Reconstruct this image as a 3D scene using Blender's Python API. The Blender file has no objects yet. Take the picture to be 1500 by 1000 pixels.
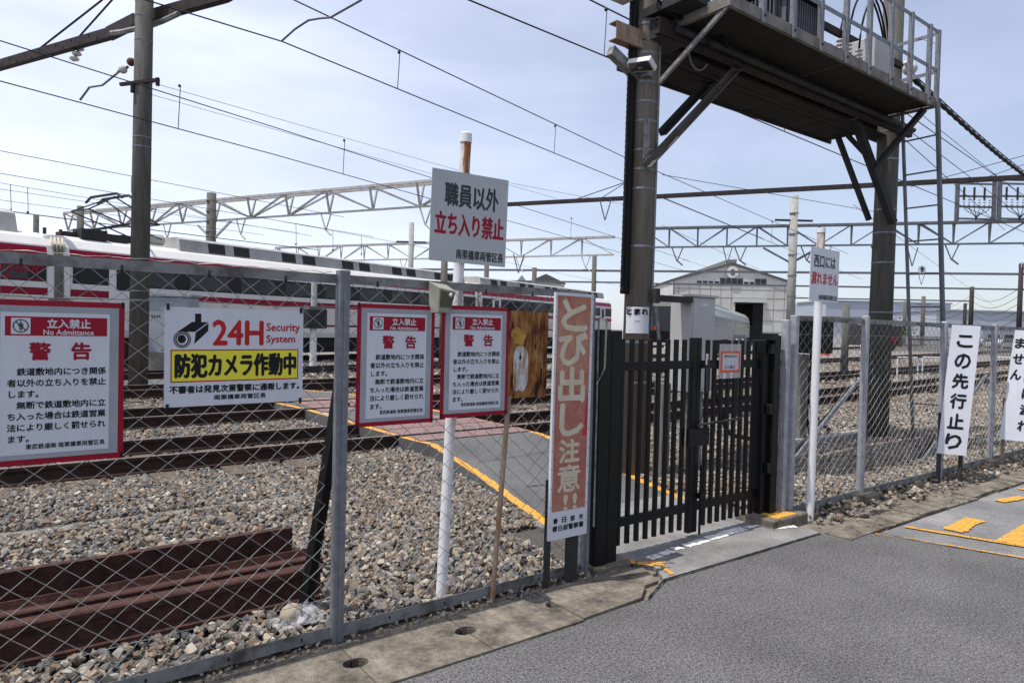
import bpy, bmesh, math, random
import numpy as np
from mathutils import Vector, Matrix
R = math.radians
random.seed(7); rng = np.random.default_rng(7)
S = bpy.context.scene
COL = S.collection
# ------------------------------------------------------------------ camera
# world: x runs along the fence, y away from the road, z up; eye at 1.55 m
H = 1.55; FP = 1000.0
_p, _r = -R(1.26), R(1.4)
F0 = np.array([.6, .8, 0]); R0 = np.array([.8, -.6, 0]); U0 = np.array([0, 0, 1.])
CF = F0*math.cos(_p)+U0*math.sin(_p); _U = U0*math.cos(_p)-F0*math.sin(_p)
CR = R0*math.cos(_r)+_U*math.sin(_r); CU = _U*math.cos(_r)-R0*math.sin(_r)
cam = bpy.data.cameras.new('camera'); camo = bpy.data.objects.new('camera', cam); COL.objects.link(camo)
cam.lens = 24; cam.sensor_width = 36; cam.clip_start = .05; cam.clip_end = 3000
m = Matrix.Identity(4)
for i in range(3):
    m[i][0] = CR[i]; m[i][1] = CU[i]; m[i][2] = -CF[i]
m[2][3] = H
camo.matrix_world = m; S.camera = camo
def _ray(x, y): return CF+CR*((x-750)/FP)-CU*((y-500)/FP)
def G(x, y, z=0.0):           # survey: sight line met with the level z
    d = _ray(x, y); t = (z-H)/d[2]; return Vector((d[0]*t, d[1]*t, z))
def VP(x, y, v=3.15):         # survey: sight line met with the vertical plane y = v
    d = _ray(x, y); t = v/d[1]; return Vector((d[0]*t, v, H+d[2]*t))
def DP(x, y, Z):              # survey: sight line at ground distance Z
    d = _ray(x, y); t = Z/float(d@F0); return Vector((d[0]*t, d[1]*t, H+d[2]*t))
# ------------------------------------------------------------------ light
SUN_EL, SUN_ANG = R(70), R(167)
sd = Vector((math.cos(SUN_ANG)*math.cos(SUN_EL), math.sin(SUN_ANG)*math.cos(SUN_EL), math.sin(SUN_EL)))
sl = bpy.data.lights.new('sun', 'SUN'); sl.energy = 5.0; sl.angle = R(.6); sl.color = (1, .955, .89)
so = bpy.data.objects.new('sun', sl); COL.objects.link(so); so.rotation_euler = sd.to_track_quat('Z', 'Y').to_euler()
W = bpy.data.worlds.new("World"); S.world = W; W.use_nodes = True
nt = W.node_tree; nt.nodes.clear(); N = nt.nodes.new; L = nt.links.new
out = N('ShaderNodeOutputWorld'); bg = N('ShaderNodeBackground'); sky = N('ShaderNodeTexSky')
sky.sky_type = 'NISHITA'; sky.sun_disc = False; sky.sun_elevation = SUN_EL
sky.sun_rotation = math.atan2(sd.x, sd.y); sky.air_density = 1.0; sky.dust_density = .7; sky.ozone_density = 1.5
tc = N('ShaderNodeTexCoord'); mp = N('ShaderNodeMapping'); mp.inputs['Scale'].default_value = (1.2, 1.2, 4.5)
nz = N('ShaderNodeTexNoise'); nz.inputs['Scale'].default_value = 1.6; nz.inputs['Detail'].default_value = 7; nz.inputs['Roughness'].default_value = .5
rp = N('ShaderNodeValToRGB'); rp.color_ramp.elements[0].position = .36; rp.color_ramp.elements[1].position = .72
rp.color_ramp.elements[0].color = (.58, .58, .58, 1); rp.color_ramp.elements[1].color = (1, 1, 1, 1)
L(tc.outputs['Generated'], mp.inputs[0]); L(mp.outputs[0], nz.inputs[0]); L(nz.outputs[0], rp.inputs[0])
vd = N('ShaderNodeVectorMath'); vd.operation = 'DOT_PRODUCT'; vd.inputs[1].default_value = (-.93, .37, 0)   # veil thickest toward the sun's side
L(tc.outputs['Generated'], vd.inputs[0])
mr = N('ShaderNodeMapRange'); mr.inputs['From Min'].default_value = -.9; mr.inputs['From Max'].default_value = .9
mr.inputs['To Min'].default_value = .30; mr.inputs['To Max'].default_value = 1.25; L(vd.outputs['Value'], mr.inputs['Value'])
mu = N('ShaderNodeMath'); mu.operation = 'MULTIPLY'; mu.use_clamp = True; L(rp.outputs[0], mu.inputs[0]); L(mr.outputs[0], mu.inputs[1])
mx = N('ShaderNodeMix'); mx.data_type = 'RGBA'; L(mu.outputs[0], mx.inputs['Factor']); L(sky.outputs[0], mx.inputs['A'])
mx.inputs['B'].default_value = (10.2, 10.7, 13.2, 1)
L(mx.outputs['Result'], bg.inputs[0]); L(bg.outputs[0], out.inputs[0]); bg.inputs[1].default_value = .10
S.view_settings.view_transform = 'Standard'; S.view_settings.look = 'None'; S.view_settings.gamma = 1
S.view_settings.exposure = 0.22
# ------------------------------------------------------------------ materials
def mat(name, col, rough=.7, metal=0., col2=None, scale=8., lo=.35, hi=.65, bump=0., bscale=None, detail=5, spec=.18,
        speck=None, speck_scale=300, speck_at=.72, obj_rand=None, stretch=None, big=None):
    AL = .76
    mt = bpy.data.materials.new(name); mt.use_nodes = True
    t = mt.node_tree; b = t.nodes['Principled BSDF']; n = t.nodes.new; l = t.links.new
    b.inputs['Roughness'].default_value = rough; b.inputs['Metallic'].default_value = metal
    b.inputs['Specular IOR Level'].default_value = spec
    g = n('ShaderNodeTexCoord'); src = g.outputs['Object']
    if stretch:
        q = n('ShaderNodeMapping'); q.inputs['Scale'].default_value = stretch; l(src, q.inputs[0]); src = q.outputs[0]
    cur = None
    if col2 is None: col2 = tuple(c*.82 for c in col)
    if not obj_rand: col = tuple(c*AL for c in col); col2 = tuple(c*AL for c in col2)
    if obj_rand: obj_rand = [tuple(q*.92*k for q, k in zip(c, (1.04, 1, .95))) for c in obj_rand]
    if speck: speck = tuple(c*AL for c in speck)
    z = n('ShaderNodeTexNoise'); z.inputs['Scale'].default_value = scale; z.inputs['Detail'].default_value = detail
    z.inputs['Roughness'].default_value = .65
    l(src, z.inputs['Vector']); r_ = n('ShaderNodeValToRGB')
    r_.color_ramp.elements[0].position = lo; r_.color_ramp.elements[1].position = hi
    r_.color_ramp.elements[0].color = (*col, 1); r_.color_ramp.elements[1].color = (*col2, 1)
    l(z.outputs[0], r_.inputs[0]); cur = r_.outputs[0]
    if obj_rand:
        oi = n('ShaderNodeObjectInfo'); rr = n('ShaderNodeValToRGB'); rr.color_ramp.interpolation = 'LINEAR'
        while len(rr.color_ramp.elements) < len(obj_rand): rr.color_ramp.elements.new(.5)
        for i, c in enumerate(obj_rand):
            rr.color_ramp.elements[i].position = i/(len(obj_rand)-1); rr.color_ramp.elements[i].color = (*c, 1)
        l(oi.outputs['Random'], rr.inputs[0])
        mm = n('ShaderNodeMix'); mm.data_type = 'RGBA'; mm.blend_type = 'MULTIPLY'; mm.inputs['Factor'].default_value = 1
        l(rr.outputs[0], mm.inputs['A']); l(cur, mm.inputs['B']); cur = mm.outputs['Result']
    if speck:
        v = n('ShaderNodeTexNoise'); v.inputs['Scale'].default_value = speck_scale; v.inputs['Detail'].default_value = 1
        l(src, v.inputs['Vector']); vr = n('ShaderNodeMapRange'); vr.inputs['From Min'].default_value = speck_at
        vr.inputs['From Max'].default_value = speck_at+.05; l(v.outputs[0], vr.inputs['Value'])
        mm = n('ShaderNodeMix'); mm.data_type = 'RGBA'; l(vr.outputs[0], mm.inputs['Factor']); l(cur, mm.inputs['A'])
        mm.inputs['B'].default_value = (*speck, 1); cur = mm.outputs['Result']
    if big:
        v = n('ShaderNodeTexNoise'); v.inputs['Scale'].default_value = big[0]; v.inputs['Detail'].default_value = 6; v.inputs['Roughness'].default_value = .7
        l(src, v.inputs['Vector']); vr = n('ShaderNodeMapRange'); vr.inputs['From Min'].default_value = .35; vr.inputs['From Max'].default_value = .65
        vr.inputs['To Min'].default_value = big[1]; vr.inputs['To Max'].default_value = big[2]; l(v.outputs[0], vr.inputs['Value'])
        mm = n('ShaderNodeMix'); mm.data_type = 'RGBA'; mm.blend_type = 'MULTIPLY'; mm.inputs['Factor'].default_value = 1
        l(cur, mm.inputs['A']); l(vr.outputs[0], mm.inputs['B']); cur = mm.outputs['Result']
    l(cur, b.inputs['Base Color'])
    if bump:
        bz = n('ShaderNodeTexNoise'); bz.inputs['Scale'].default_value = bscale or scale*6; bz.inputs['Detail'].default_value = 4
        l(src, bz.inputs['Vector']); bb = n('ShaderNodeBump'); bb.inputs['Strength'].default_value = bump
        bb.inputs['Distance'].default_value = .01; l(bz.outputs[0], bb.inputs['Height']); l(bb.outputs[0], b.inputs['Normal'])
    return mt
M = {}
M['asphalt'] = mat('asphalt', (.062, .061, .063), .95, col2=(.215, .21, .208), scale=62, lo=.36, hi=.68, bump=1., bscale=190, speck=(.36, .355, .34), speck_scale=150, speck_at=.60, big=(.9, .80, 1.15))
M['old_asphalt'] = mat('old_asphalt', (.20, .20, .205), .9, col2=(.27, .265, .26), scale=4, bump=.9, bscale=150, speck=(.4, .39, .37), speck_scale=110, speck_at=.62, big=(1.3, .72, 1.12))
M['apron'] = mat('apron_asphalt', (.21, .205, .20), .9, col2=(.29, .28, .27), scale=3, bump=.9, bscale=140, speck=(.4, .39, .37), speck_scale=110, speck_at=.6, big=(2.2, .66, 1.12))
M['path'] = mat('path_asphalt', (.095, .095, .097), .9, col2=(.155, .153, .15), scale=60, lo=.3, hi=.7, bump=.7, bscale=130, big=(.8, .75, 1.15))
M['ground'] = mat('gravel_ground', (.30, .275, .245), .95, col2=(.15, .14, .13), scale=14, lo=.3, hi=.7, bump=1., bscale=12)
M['ballast_bed'] = mat('ballast_bed', (.10, .09, .08), .95, col2=(.08, .075, .07), scale=30, bump=1., bscale=40)  # base colour darkened to stand for the shade between the stones
M['stone'] = mat('ballast_stone', (1, 1, 1), .85, col2=(.72, .70, .68), scale=30, bump=.3, bscale=60, obj_rand=[(.27, .265, .255), (.10, .108, .12), (.34, .255, .165), (.15, .155, .16), (.48, .45, .39), (.25, .195, .14), (.12, .108, .095), (.33, .33, .315), (.19, .12, .08), (.22, .215, .21), (.085, .095, .11), (.30, .28, .25)])
M['dirt'] = mat('dirt', (.13, .11, .09), .95, col2=(.26, .225, .18), scale=9, bump=1., bscale=60)
M['kerb'] = mat('kerb_concrete', (.27, .235, .185), .95, col2=(.085, .074, .062), scale=6, lo=.34, hi=.66, bump=1., bscale=90, detail=12, big=(38, .72, 1.25))
M['concrete'] = mat('pole_concrete', (.215, .20, .175), .85, col2=(.13, .118, .10), scale=5, bump=.25, bscale=60, stretch=(3, 3, .5))
M['concrete_dark'] = mat('dark_pole_concrete', (.14, .137, .12), .85, col2=(.09, .087, .077), scale=5, bump=.25, bscale=60, stretch=(3, 3, .4))
M['concrete_rust'] = mat('stained_pole_concrete', (.20, .185, .16), .85, col2=(.115, .09, .068), scale=3.5, lo=.35, hi=.75, bump=.25, bscale=60, stretch=(4, 4, .35))
M['trough'] = mat('trough_concrete', (.25, .235, .205), .9, col2=(.16, .15, .13), scale=12, lo=.3, hi=.7, bump=.5)
M['slab'] = mat('pale_concrete', (.42, .41, .38), .9, col2=(.30, .29, .27), scale=8, bump=.4)
M['galv'] = mat('galvanised_steel', (.27, .28, .305), .5, .4, col2=(.18, .19, .205), scale=22, bump=.05)
M['rail_steel'] = mat('stained_fence_rail', (.26, .26, .255), .65, .15, col2=(.085, .078, .068), scale=7, lo=.44, hi=.66, detail=8)
M['galv_light'] = mat('light_galvanised_steel', (.42, .44, .47), .5, .3, col2=(.30, .31, .33), scale=12)
M['galv_old'] = mat('weathered_galvanised_steel', (.30, .30, .295), .65, .2, col2=(.13, .122, .11), scale=9, lo=.42, hi=.64, bump=.1)
M['wire_mesh'] = mat('mesh_wire', (.42, .42, .40), .5, .25, col2=(.20, .195, .18), scale=4)
M['black'] = mat('black_gate_paint', (.0035, .004, .0045), .5, 0, col2=(.006, .006, .006), scale=10, spec=.22)
M['darksteel'] = mat('dark_steel', (.028, .030, .032), .65, .1, col2=(.05, .05, .05), scale=8)
M['deck'] = mat('deck_plate', (.040, .040, .038), .85, .0, col2=(.025, .024, .022), scale=4)
M['deckrim'] = mat('deck_rim', (.25, .24, .22), .7, .1, col2=(.15, .13, .11), scale=6)
M['beam'] = mat('brown_steel', (.05, .038, .036), .75, .0, col2=(.025, .02, .02), scale=6)
M['strut'] = mat('strut_steel', (.13, .122, .11), .65, .1, col2=(.07, .06, .05), scale=5)
M['truss'] = mat('truss_steel', (.50, .50, .49), .6, .1, col2=(.36, .33, .29), scale=3)
M['truss_grey'] = mat('grey_truss_steel', (.17, .185, .205), .6, .2, col2=(.11, .11, .12), scale=3)
M['wire'] = mat('overhead_wire', (.035, .033, .035), .6, .3)
M['wire_pale'] = mat('pale_wire', (.16, .16, .17), .6, .3)
M['rubber'] = mat('black_rubber', (.008, .008, .009), .6, bump=.2)
M['porcelain'] = mat('porcelain', (.72, .71, .68), .2, col2=(.55, .53, .5))
M['brownporc'] = mat('brown_porcelain', (.12, .06, .035), .3)
M['rust'] = mat('rusty_rail', (.095, .040, .031), .85, .0, col2=(.034, .018, .015), scale=17, lo=.36, hi=.66, bump=.6, bscale=90, detail=12)
M['railside'] = mat('rail_side', (.036, .021, .017), .85, .1, col2=(.06, .034, .026), scale=12, bump=.3)
M['railtop'] = mat('rail_top', (.17, .12, .10), .5, .4, col2=(.28, .24, .22), scale=6)
M['sleeper'] = mat('sleeper', (.16, .13, .10), .9, col2=(.09, .075, .06), scale=6, stretch=(1, 6, 1), bump=.5)
M['rustplate'] = mat('rust_plate', (.44, .22, .075), .8, col2=(.15, .055, .025), scale=11, lo=.44, hi=.66, bump=.5, bscale=50, stretch=(2.2, 1, .6), detail=9)
_t = M['rustplate'].node_tree; _rr = [q for q in _t.nodes if q.type == 'VALTORGB'][0].color_ramp
_rr.elements[0].position = .30; _rr.elements[0].color = (.36, .30, .21, 1); _rr.elements[1].position = .74; _rr.elements[1].color = (.020, .010, .008, 1)
for _p, _c in ((.40, (.30, .155, .055)), (.48, (.23, .10, .032)), (.56, (.14, .052, .02)), (.62, (.045, .02, .012))):
    _e = _rr.elements.new(_p); _e.color = (*_c, 1)
M['rustpole'] = mat('rusty_pole', (.24, .12, .06), .85, col2=(.34, .29, .24), scale=10, bump=.4, stretch=(1, 1, .3))
M['whitepaint'] = mat('white_paint', (.78, .78, .77), .45, col2=(.70, .70, .68), scale=5)
M['polepaint'] = mat('white_post_paint', (.80, .80, .80), .5, col2=(.62, .59, .55), scale=6, lo=.5, hi=.85, stretch=(1, 1, .3))
M['whitepost'] = mat('rust_streaked_white', (.74, .72, .68), .6, col2=(.30, .12, .04), scale=5, lo=.47, hi=.60, stretch=(2.5, 2.5, .45))
M['sign'] = mat('sign_white', (.68, .70, .75), .4, col2=(.60, .62, .66), scale=5, stretch=(1.5, 1, .4), detail=8)
M['sign_grey'] = mat('sign_grey_white', (.48, .505, .51), .42, col2=(.43, .45, .455), scale=4)
M['signband'] = mat('sign_band_grey', (.38, .40, .43), .4, col2=(.31, .33, .36), scale=6)
M['red'] = mat('sign_red', (.34, .006, .026), .4, col2=(.30, .006, .022), scale=5)
M['orangered'] = mat('sign_bright_red', (.55, .02, .02), .4)
M['redlens'] = mat('red_lamp', (.7, .02, .03), .3)
M['yellow'] = mat('sign_yellow', (.85, .78, .06), .4, col2=(.80, .73, .06))
M['ink'] = mat('black_ink', (.012, .012, .014), .45)
M['ink_grey'] = mat('faded_black_ink', (.05, .055, .06), .5)
M['roadyellow'] = mat('road_yellow', (.80, .37, .03), .8, col2=(.17, .15, .13), scale=48, lo=.48, hi=.62, detail=9, bump=.4, bscale=90)
M['roadwhite'] = mat('road_white', (.85, .84, .80), .8, col2=(.24, .235, .23), scale=48, lo=.50, hi=.62, detail=9, bump=.4, bscale=90)
M['panel_pink'] = mat('crossing_panel', (.26, .165, .155), .85, col2=(.20, .135, .13), scale=5, bump=.2)
M['faded'] = mat('faded_red_print', (.50, .27, .18), .65, col2=(.38, .085, .07), scale=1.6, lo=.38, hi=.62, stretch=(1.2, 1, .8), detail=12, big=(24, .85, 1.1))
M['deepred'] = mat('unfaded_red_print', (.50, .03, .05), .55, col2=(.5, .09, .09), scale=6)
M['cream'] = mat('cream_print', (.68, .62, .49), .6, col2=(.60, .50, .36), scale=9)
M['trainwhite'] = mat('train_white', (.80, .79, .77), .3, col2=(.73, .72, .69), scale=1)
M['traincream'] = mat('train_cream', (.74, .70, .64), .35, col2=(.68, .64, .58), scale=1)
M['trainred'] = mat('train_red', (.31, .008, .033), .35)
M['glassdark'] = mat('train_glass', (.010, .012, .015), .25, spec=.25)
M['glassgrey'] = mat('train_glass_grey', (.035, .042, .055), .15, spec=.35, col2=(.015, .018, .022), scale=1.5)
M['roofgrey'] = mat('roof_equipment_grey', (.50, .50, .49), .7, col2=(.37, .36, .34), scale=2)
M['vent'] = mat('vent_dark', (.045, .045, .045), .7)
M['under'] = mat('underframe', (.03, .028, .027), .8)
M['cabinet'] = mat('cabinet_grey', (.50, .50, .49), .45, col2=(.46, .46, .45), scale=2)
M['cabinet_blue'] = mat('cabinet_bluegrey', (.34, .38, .42), .5, col2=(.29, .32, .35), scale=2)
M['shedwall'] = mat('shed_wall', (.66, .65, .61), .8, col2=(.56, .55, .51), scale=.4)
M['shedroof'] = mat('shed_roof', (.13, .12, .115), .8)
M['warehouse'] = mat('warehouse_wall', (.42, .46, .52), .8, col2=(.37, .41, .47), scale=.05)
M['warehouseblue'] = mat('warehouse_blue', (.09, .22, .50), .7)
M['farwhite'] = mat('far_white', (.66, .67, .68), .8)
M['orange'] = mat('notice_orange', (.80, .13, .03), .5)
M['notice'] = mat('notice_paper', (.62, .64, .68), .6)
M['solarlens'] = mat('solar_lens', (.12, .12, .08), .2)
M['lampglass'] = mat('lamp_glass', (.05, .055, .05), .15, spec=.8)
M['solarbody'] = mat('solar_body', (.42, .42, .34), .4, .3, col2=(.33, .33, .27))
M['silver'] = mat('express_silver', (.42, .41, .385), .35, .2, col2=(.35, .34, .32), scale=1)
M['teal'] = mat('express_glass', (.10, .19, .24), .15, spec=.6)
M['leaf'] = mat('leaf', (.05, .10, .03), .8, col2=(.03, .07, .02))
M['carwhite'] = mat('car_white', (.72, .73, .74), .3)
M['tyre'] = mat('tyre', (.02, .02, .02), .8)
M['roundstone'] = mat('round_stone', (.42, .36, .27), .85, col2=(.33, .27, .20), scale=8, bump=.3)
def plastic():
    mt = bpy.data.materials.new('clear_plastic'); mt.use_nodes = True; t = mt.node_tree; b = t.nodes['Principled BSDF']
    b.inputs['Base Color'].default_value = (.8, .82, .85, 1); b.inputs['Roughness'].default_value = .15; b.inputs['Alpha'].default_value = .22
    return mt
M['plastic'] = plastic()
# ------------------------------------------------------------------ mesh builder
class MB:
    def __init__(s): s.v = []; s.f = []; s.mi = []; s.cur = 0
    def add(s, vs, fs):
        o = len(s.v); s.v += [tuple(p) for p in vs]; s.f += [tuple(o+i for i in f) for f in fs]; s.mi += [s.cur]*len(fs); return s
    def box(s, a, b):
        x0, y0, z0 = a; x1, y1, z1 = b
        if x0 > x1: x0, x1 = x1, x0
        if y0 > y1: y0, y1 = y1, y0
        if z0 > z1: z0, z1 = z1, z0
        return s.add([(x0,y0,z0),(x1,y0,z0),(x1,y1,z0),(x0,y1,z0),(x0,y0,z1),(x1,y0,z1),(x1,y1,z1),(x0,y1,z1)],
              [(0,3,2,1),(4,5,6,7),(0,1,5,4),(1,2,6,5),(2,3,7,6),(3,0,4,7)])
    def bbox(s, a, b, c=.01):   # box with chamfered vertical + top edges
        x0, y0, z0 = a; x1, y1, z1 = b
        def ring(i, z): return [(x0+c-i*0+i,y0+i,z),(x1-c-i,y0+i,z),(x1-i,y0+c+i,z),(x1-i,y1-c-i,z),(x1-c-i,y1-i,z),(x0+c+i,y1-i,z),(x0+i,y1-c-i,z),(x0+i,y0+c+i,z)]
        vs = ring(0, z0)+ring(0, z1-c)+ring(c*.7, z1)
        fs = [tuple(range(7,-1,-1)), tuple(range(16,24))]
        for k in (0, 8):
            for i in range(8): fs.append((k+i, k+(i+1)%8, k+8+(i+1)%8, k+8+i))
        return s.add(vs, fs)
    def beam(s, p0, p1, w, h, up=(0,0,1)):
        p0 = Vector(p0); p1 = Vector(p1); d = (p1-p0).normalized(); u = Vector(up)
        if abs(d.dot(u)) > .98: u = Vector((0,1,0))
        a = d.cross(u).normalized(); b = a.cross(d).normalized(); a = a*w/2; b = b*h/2
        vs = [p0-a-b, p0+a-b, p0+a+b, p0-a+b, p1-a-b, p1+a-b, p1+a+b, p1-a+b]
        return s.add(vs, [(0,1,2,3),(7,6,5,4),(0,4,5,1),(1,5,6,2),(2,6,7,3),(3,7,4,0)])
    def angle(s, p0, p1, w, t=.008, up=(0,0,1), fl=1):   # L section
        p0 = Vector(p0); p1 = Vector(p1); d = (p1-p0).normalized(); u = Vector(up)
        if abs(d.dot(u)) > .98: u = Vector((0,1,0))
        a = d.cross(u).normalized()*fl; b = d.cross(a).normalized()*(-fl)
        s.beam(p0+b*w/2*0, p1, t, w, up=b); s.beam(p0+a*w/2-b*(w/2-t/2), p1+a*w/2-b*(w/2-t/2), w, t, up=b); return s
    def tube(s, p0, p1, r0, r1=None, n=8, cap=True):
        p0 = Vector(p0); p1 = Vector(p1); r1 = r0 if r1 is None else r1
        d = (p1-p0).normalized(); u = Vector((0,0,1)) if abs(d.z) < .95 else Vector((1,0,0))
        a = d.cross(u).normalized(); b = d.cross(a)
        vs = []
        for p, r in ((p0, r0), (p1, r1)):
            for i in range(n):
                t = 2*math.pi*i/n; vs.append(p+(a*math.cos(t)+b*math.sin(t))*r)
        fs = [(i, n+i, n+(i+1)%n, (i+1)%n) for i in range(n)]
        if cap: fs += [tuple(range(n)), tuple(range(2*n-1, n-1, -1))]
        return s.add(vs, fs)
    def path(s, pts, r, n=6):
        pts = [Vector(p) for p in pts]; vs = []
        for k, p in enumerate(pts):
            d = (pts[min(k+1, len(pts)-1)]-pts[max(k-1, 0)]).normalized()
            u = Vector((0,0,1)) if abs(d.z) < .95 else Vector((1,0,0))
            a = d.cross(u).normalized(); b = d.cross(a); rr = r[k] if isinstance(r, (list, tuple)) else r
            vs += [p+(a*math.cos(2*math.pi*i/n)+b*math.sin(2*math.pi*i/n))*rr for i in range(n)]
        fs = []
        for k in range(len(pts)-1):
            for i in range(n): fs.append((k*n+i, (k+1)*n+i, (k+1)*n+(i+1)%n, k*n+(i+1)%n))
        fs += [tuple(range(n)), tuple(range(len(pts)*n-1, (len(pts)-1)*n-1, -1))]
        return s.add(vs, fs)
    def prism(s, poly, z0, z1):           # poly: ccw list of (x, y)
        n = len(poly); vs = [(x, y, z0) for x, y in poly]+[(x, y, z1) for x, y in poly]
        return s.add(vs, [tuple(range(n-1, -1, -1)), tuple(range(n, 2*n))]+[(i, (i+1)%n, n+(i+1)%n, n+i) for i in range(n)])
    def prismy(s, poly, y0, y1):          # poly in (x, z) seen from -y, extruded along y
        n = len(poly); vs = [(x, y0, z) for x, z in poly]+[(x, y1, z) for x, z in poly]
        return s.add(vs, [tuple(range(n)), tuple(range(2*n-1, n-1, -1))]+[(i, n+i, n+(i+1)%n, (i+1)%n) for i in range(n)])
    def sweep(s, prof, pts):              # prof (offset across, z), pts ground path
        pts = [Vector(p) for p in pts]; n = len(prof); vs = []
        for k, p in enumerate(pts):
            d = (pts[min(k+1, len(pts)-1)]-pts[max(k-1, 0)]); d.z = 0; d.normalize(); a = Vector((d.y, -d.x, 0))
            vs += [p+a*o+Vector((0,0,z)) for o, z in prof]
        fs = []
        for k in range(len(pts)-1):
            for i in range(n): fs.append((k*n+i, (k+1)*n+i, (k+1)*n+(i+1)%n, k*n+(i+1)%n))
        fs += [tuple(range(n-1, -1, -1)), tuple(range((len(pts)-1)*n, len(pts)*n))]
        return s.add(vs, fs)
    def quad(s, *p): return s.add(p, [tuple(range(len(p)))])
    def disc(s, cx, cz, r, y, n=20, r_in=None, rz=None):      # facing -y
        rz = rz or r
        o = [(cx+r*math.cos(2*math.pi*i/n), y, cz+rz*math.sin(2*math.pi*i/n)) for i in range(n)]
        if r_in is None: return s.add(o, [tuple(range(n))])
        q = [(cx+r_in*math.cos(2*math.pi*i/n), y, cz+r_in*rz/r*math.sin(2*math.pi*i/n)) for i in range(n)]
        return s.add(o+q, [(i, (i+1)%n, n+(i+1)%n, n+i) for i in range(n)])
    def ball(s, c, r, nu=10, nv=6):
        vs = [(c[0], c[1], c[2]-(r[2] if isinstance(r, tuple) else r))]; rx, ry, rz = r if isinstance(r, tuple) else (r, r, r)
        for j in range(1, nv):
            t = math.pi*j/nv
            for i in range(nu):
                a = 2*math.pi*i/nu; vs.append((c[0]+rx*math.sin(t)*math.cos(a), c[1]+ry*math.sin(t)*math.sin(a), c[2]-rz*math.cos(t)))
        vs.append((c[0], c[1], c[2]+rz)); fs = []
        for i in range(nu):
            fs.append((0, 1+(i+1)%nu, 1+i)); fs.append((len(vs)-1, len(vs)-1-nu+i, len(vs)-1-nu+(i+1)%nu))
        for j in range(nv-2):
            for i in range(nu): a = 1+j*nu; fs.append((a+i, a+(i+1)%nu, a+nu+(i+1)%nu, a+nu+i))
        return s.add(vs, fs)
    def mesh(s, name, mats, off=None):
        me = bpy.data.meshes.new(name); v = np.array(s.v, float).reshape(-1, 3)
        if off is not None: v = v-np.array(off)
        me.from_pydata(v.tolist(), [], s.f)
        for q in (mats if isinstance(mats, (list, tuple)) else [mats]): me.materials.append(q)
        if isinstance(mats, (list, tuple)): me.polygons.foreach_set('material_index', s.mi)
        me.update(); return me
def root_of(o):
    while o.parent: o = o.parent
    return o
def part(name, mb, mt, parent, label=None, kind=None, smooth=False, mesh=None):
    """one mesh object, vertices given in world coordinates (shifted to the thing's base)"""
    r = root_of(parent) if parent else None
    off = r['_o'] if (r is not None and '_o' in r) else (0, 0, 0)
    me = mesh or mb.mesh(name, M[mt] if isinstance(mt, str) else [M[k] for k in mt], off)
    if smooth: me.polygons.foreach_set('use_smooth', [True]*len(me.polygons))
    o = bpy.data.objects.new(name, me); COL.objects.link(o)
    if parent: o.parent = parent
    if label: o['label'] = label
    if kind: o['kind'] = kind
    return o
def thing(name, label, cat, loc=(0,0,0), group=None, rot=0, local=False):
    o = bpy.data.objects.new(name, None); COL.objects.link(o); o.location = loc; o.rotation_euler = (0,0,rot)
    o.empty_display_size = .1; o['label'] = label; o['category'] = cat
    if group: o['group'] = group
    if not local: o['_o'] = [float(c) for c in loc]
    return o
def solo(name, mb, mt, label, cat, group=None, smooth=False, kind=None):
    me = mb.mesh(name, M[mt] if isinstance(mt, str) else [M[k] for k in mt])
    a = np.array(mb.v); c = Vector(((a[:,0].min()+a[:,0].max())/2, (a[:,1].min()+a[:,1].max())/2, a[:,2].min()))
    me.transform(Matrix.Translation(-c))
    if smooth: me.polygons.foreach_set('use_smooth', [True]*len(me.polygons))
    o = bpy.data.objects.new(name, me); COL.objects.link(o); o.location = c
    if kind: o['kind'] = kind
    if label: o['label'] = label
    if cat: o['category'] = cat
    if group: o['group'] = group
    return o
def struct(name, mb, mt, parent=None, label=None):
    me = mb.mesh(name, M[mt]); o = bpy.data.objects.new(name, me); COL.objects.link(o); o['kind'] = 'structure'
    if label: o['label'] = label
    return o
# ------------------------------------------------------------------ lettering
_g = {}
_fc = bpy.data.curves.new('type', 'FONT'); _fo = bpy.data.objects.new('type', _fc); COL.objects.link(_fo); _fc.resolution_u = 2
def glyph(ch):
    if ch not in _g:
        _fc.body = ch; bpy.context.view_layer.update()
        me = bpy.data.meshes.new_from_object(_fo.evaluated_get(bpy.context.evaluated_depsgraph_get()))
        _g[ch] = ([(v.co.x, v.co.y) for v in me.vertices], [tuple(p.vertices) for p in me.polygons]); bpy.data.meshes.remove(me)
    return _g[ch]
_lay = [0]
def put(mb, vs, fs, y, bold=0., layer=.00012):
    bx_, bz_ = bold if isinstance(bold, tuple) else (bold, bold); layer = max(layer, bx_/12 if bx_ > .015 and not isinstance(bold, tuple) else 0)
    offs = [(0, 0)] if bx_ <= 0 else [(0, 0), (bx_, 0), (-bx_, 0), (0, bz_), (0, -bz_)]
    for k, (dx, dz) in enumerate(offs): mb.add([(x+dx, y-k*layer, z+dz) for x, z in vs], fs)
def txt(mb, s, x0, x1, z0, z1, y, bold=0.):           # fitted to the box
    vs, fs = glyph(s); a = np.array(vs); lo = a.min(0); sz = a.max(0)-lo
    put(mb, [(x0+(x-lo[0])/sz[0]*(x1-x0), z0+(q-lo[1])/sz[1]*(z1-z0)) for x, q in vs], fs, y, bold)
def cells(mb, s, x0, z, pitch, size, y, bold=0., vertical=False, hs=1.):
    for k, ch in enumerate(s):
        if ch in ' \u3000': continue
        vs, fs = glyph(ch); ox = x0 if vertical else x0+k*pitch; oz = z-k*pitch if vertical else z
        put(mb, [(ox+x*size*hs, oz+q*size) for x, q in vs], fs, y, bold)
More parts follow.
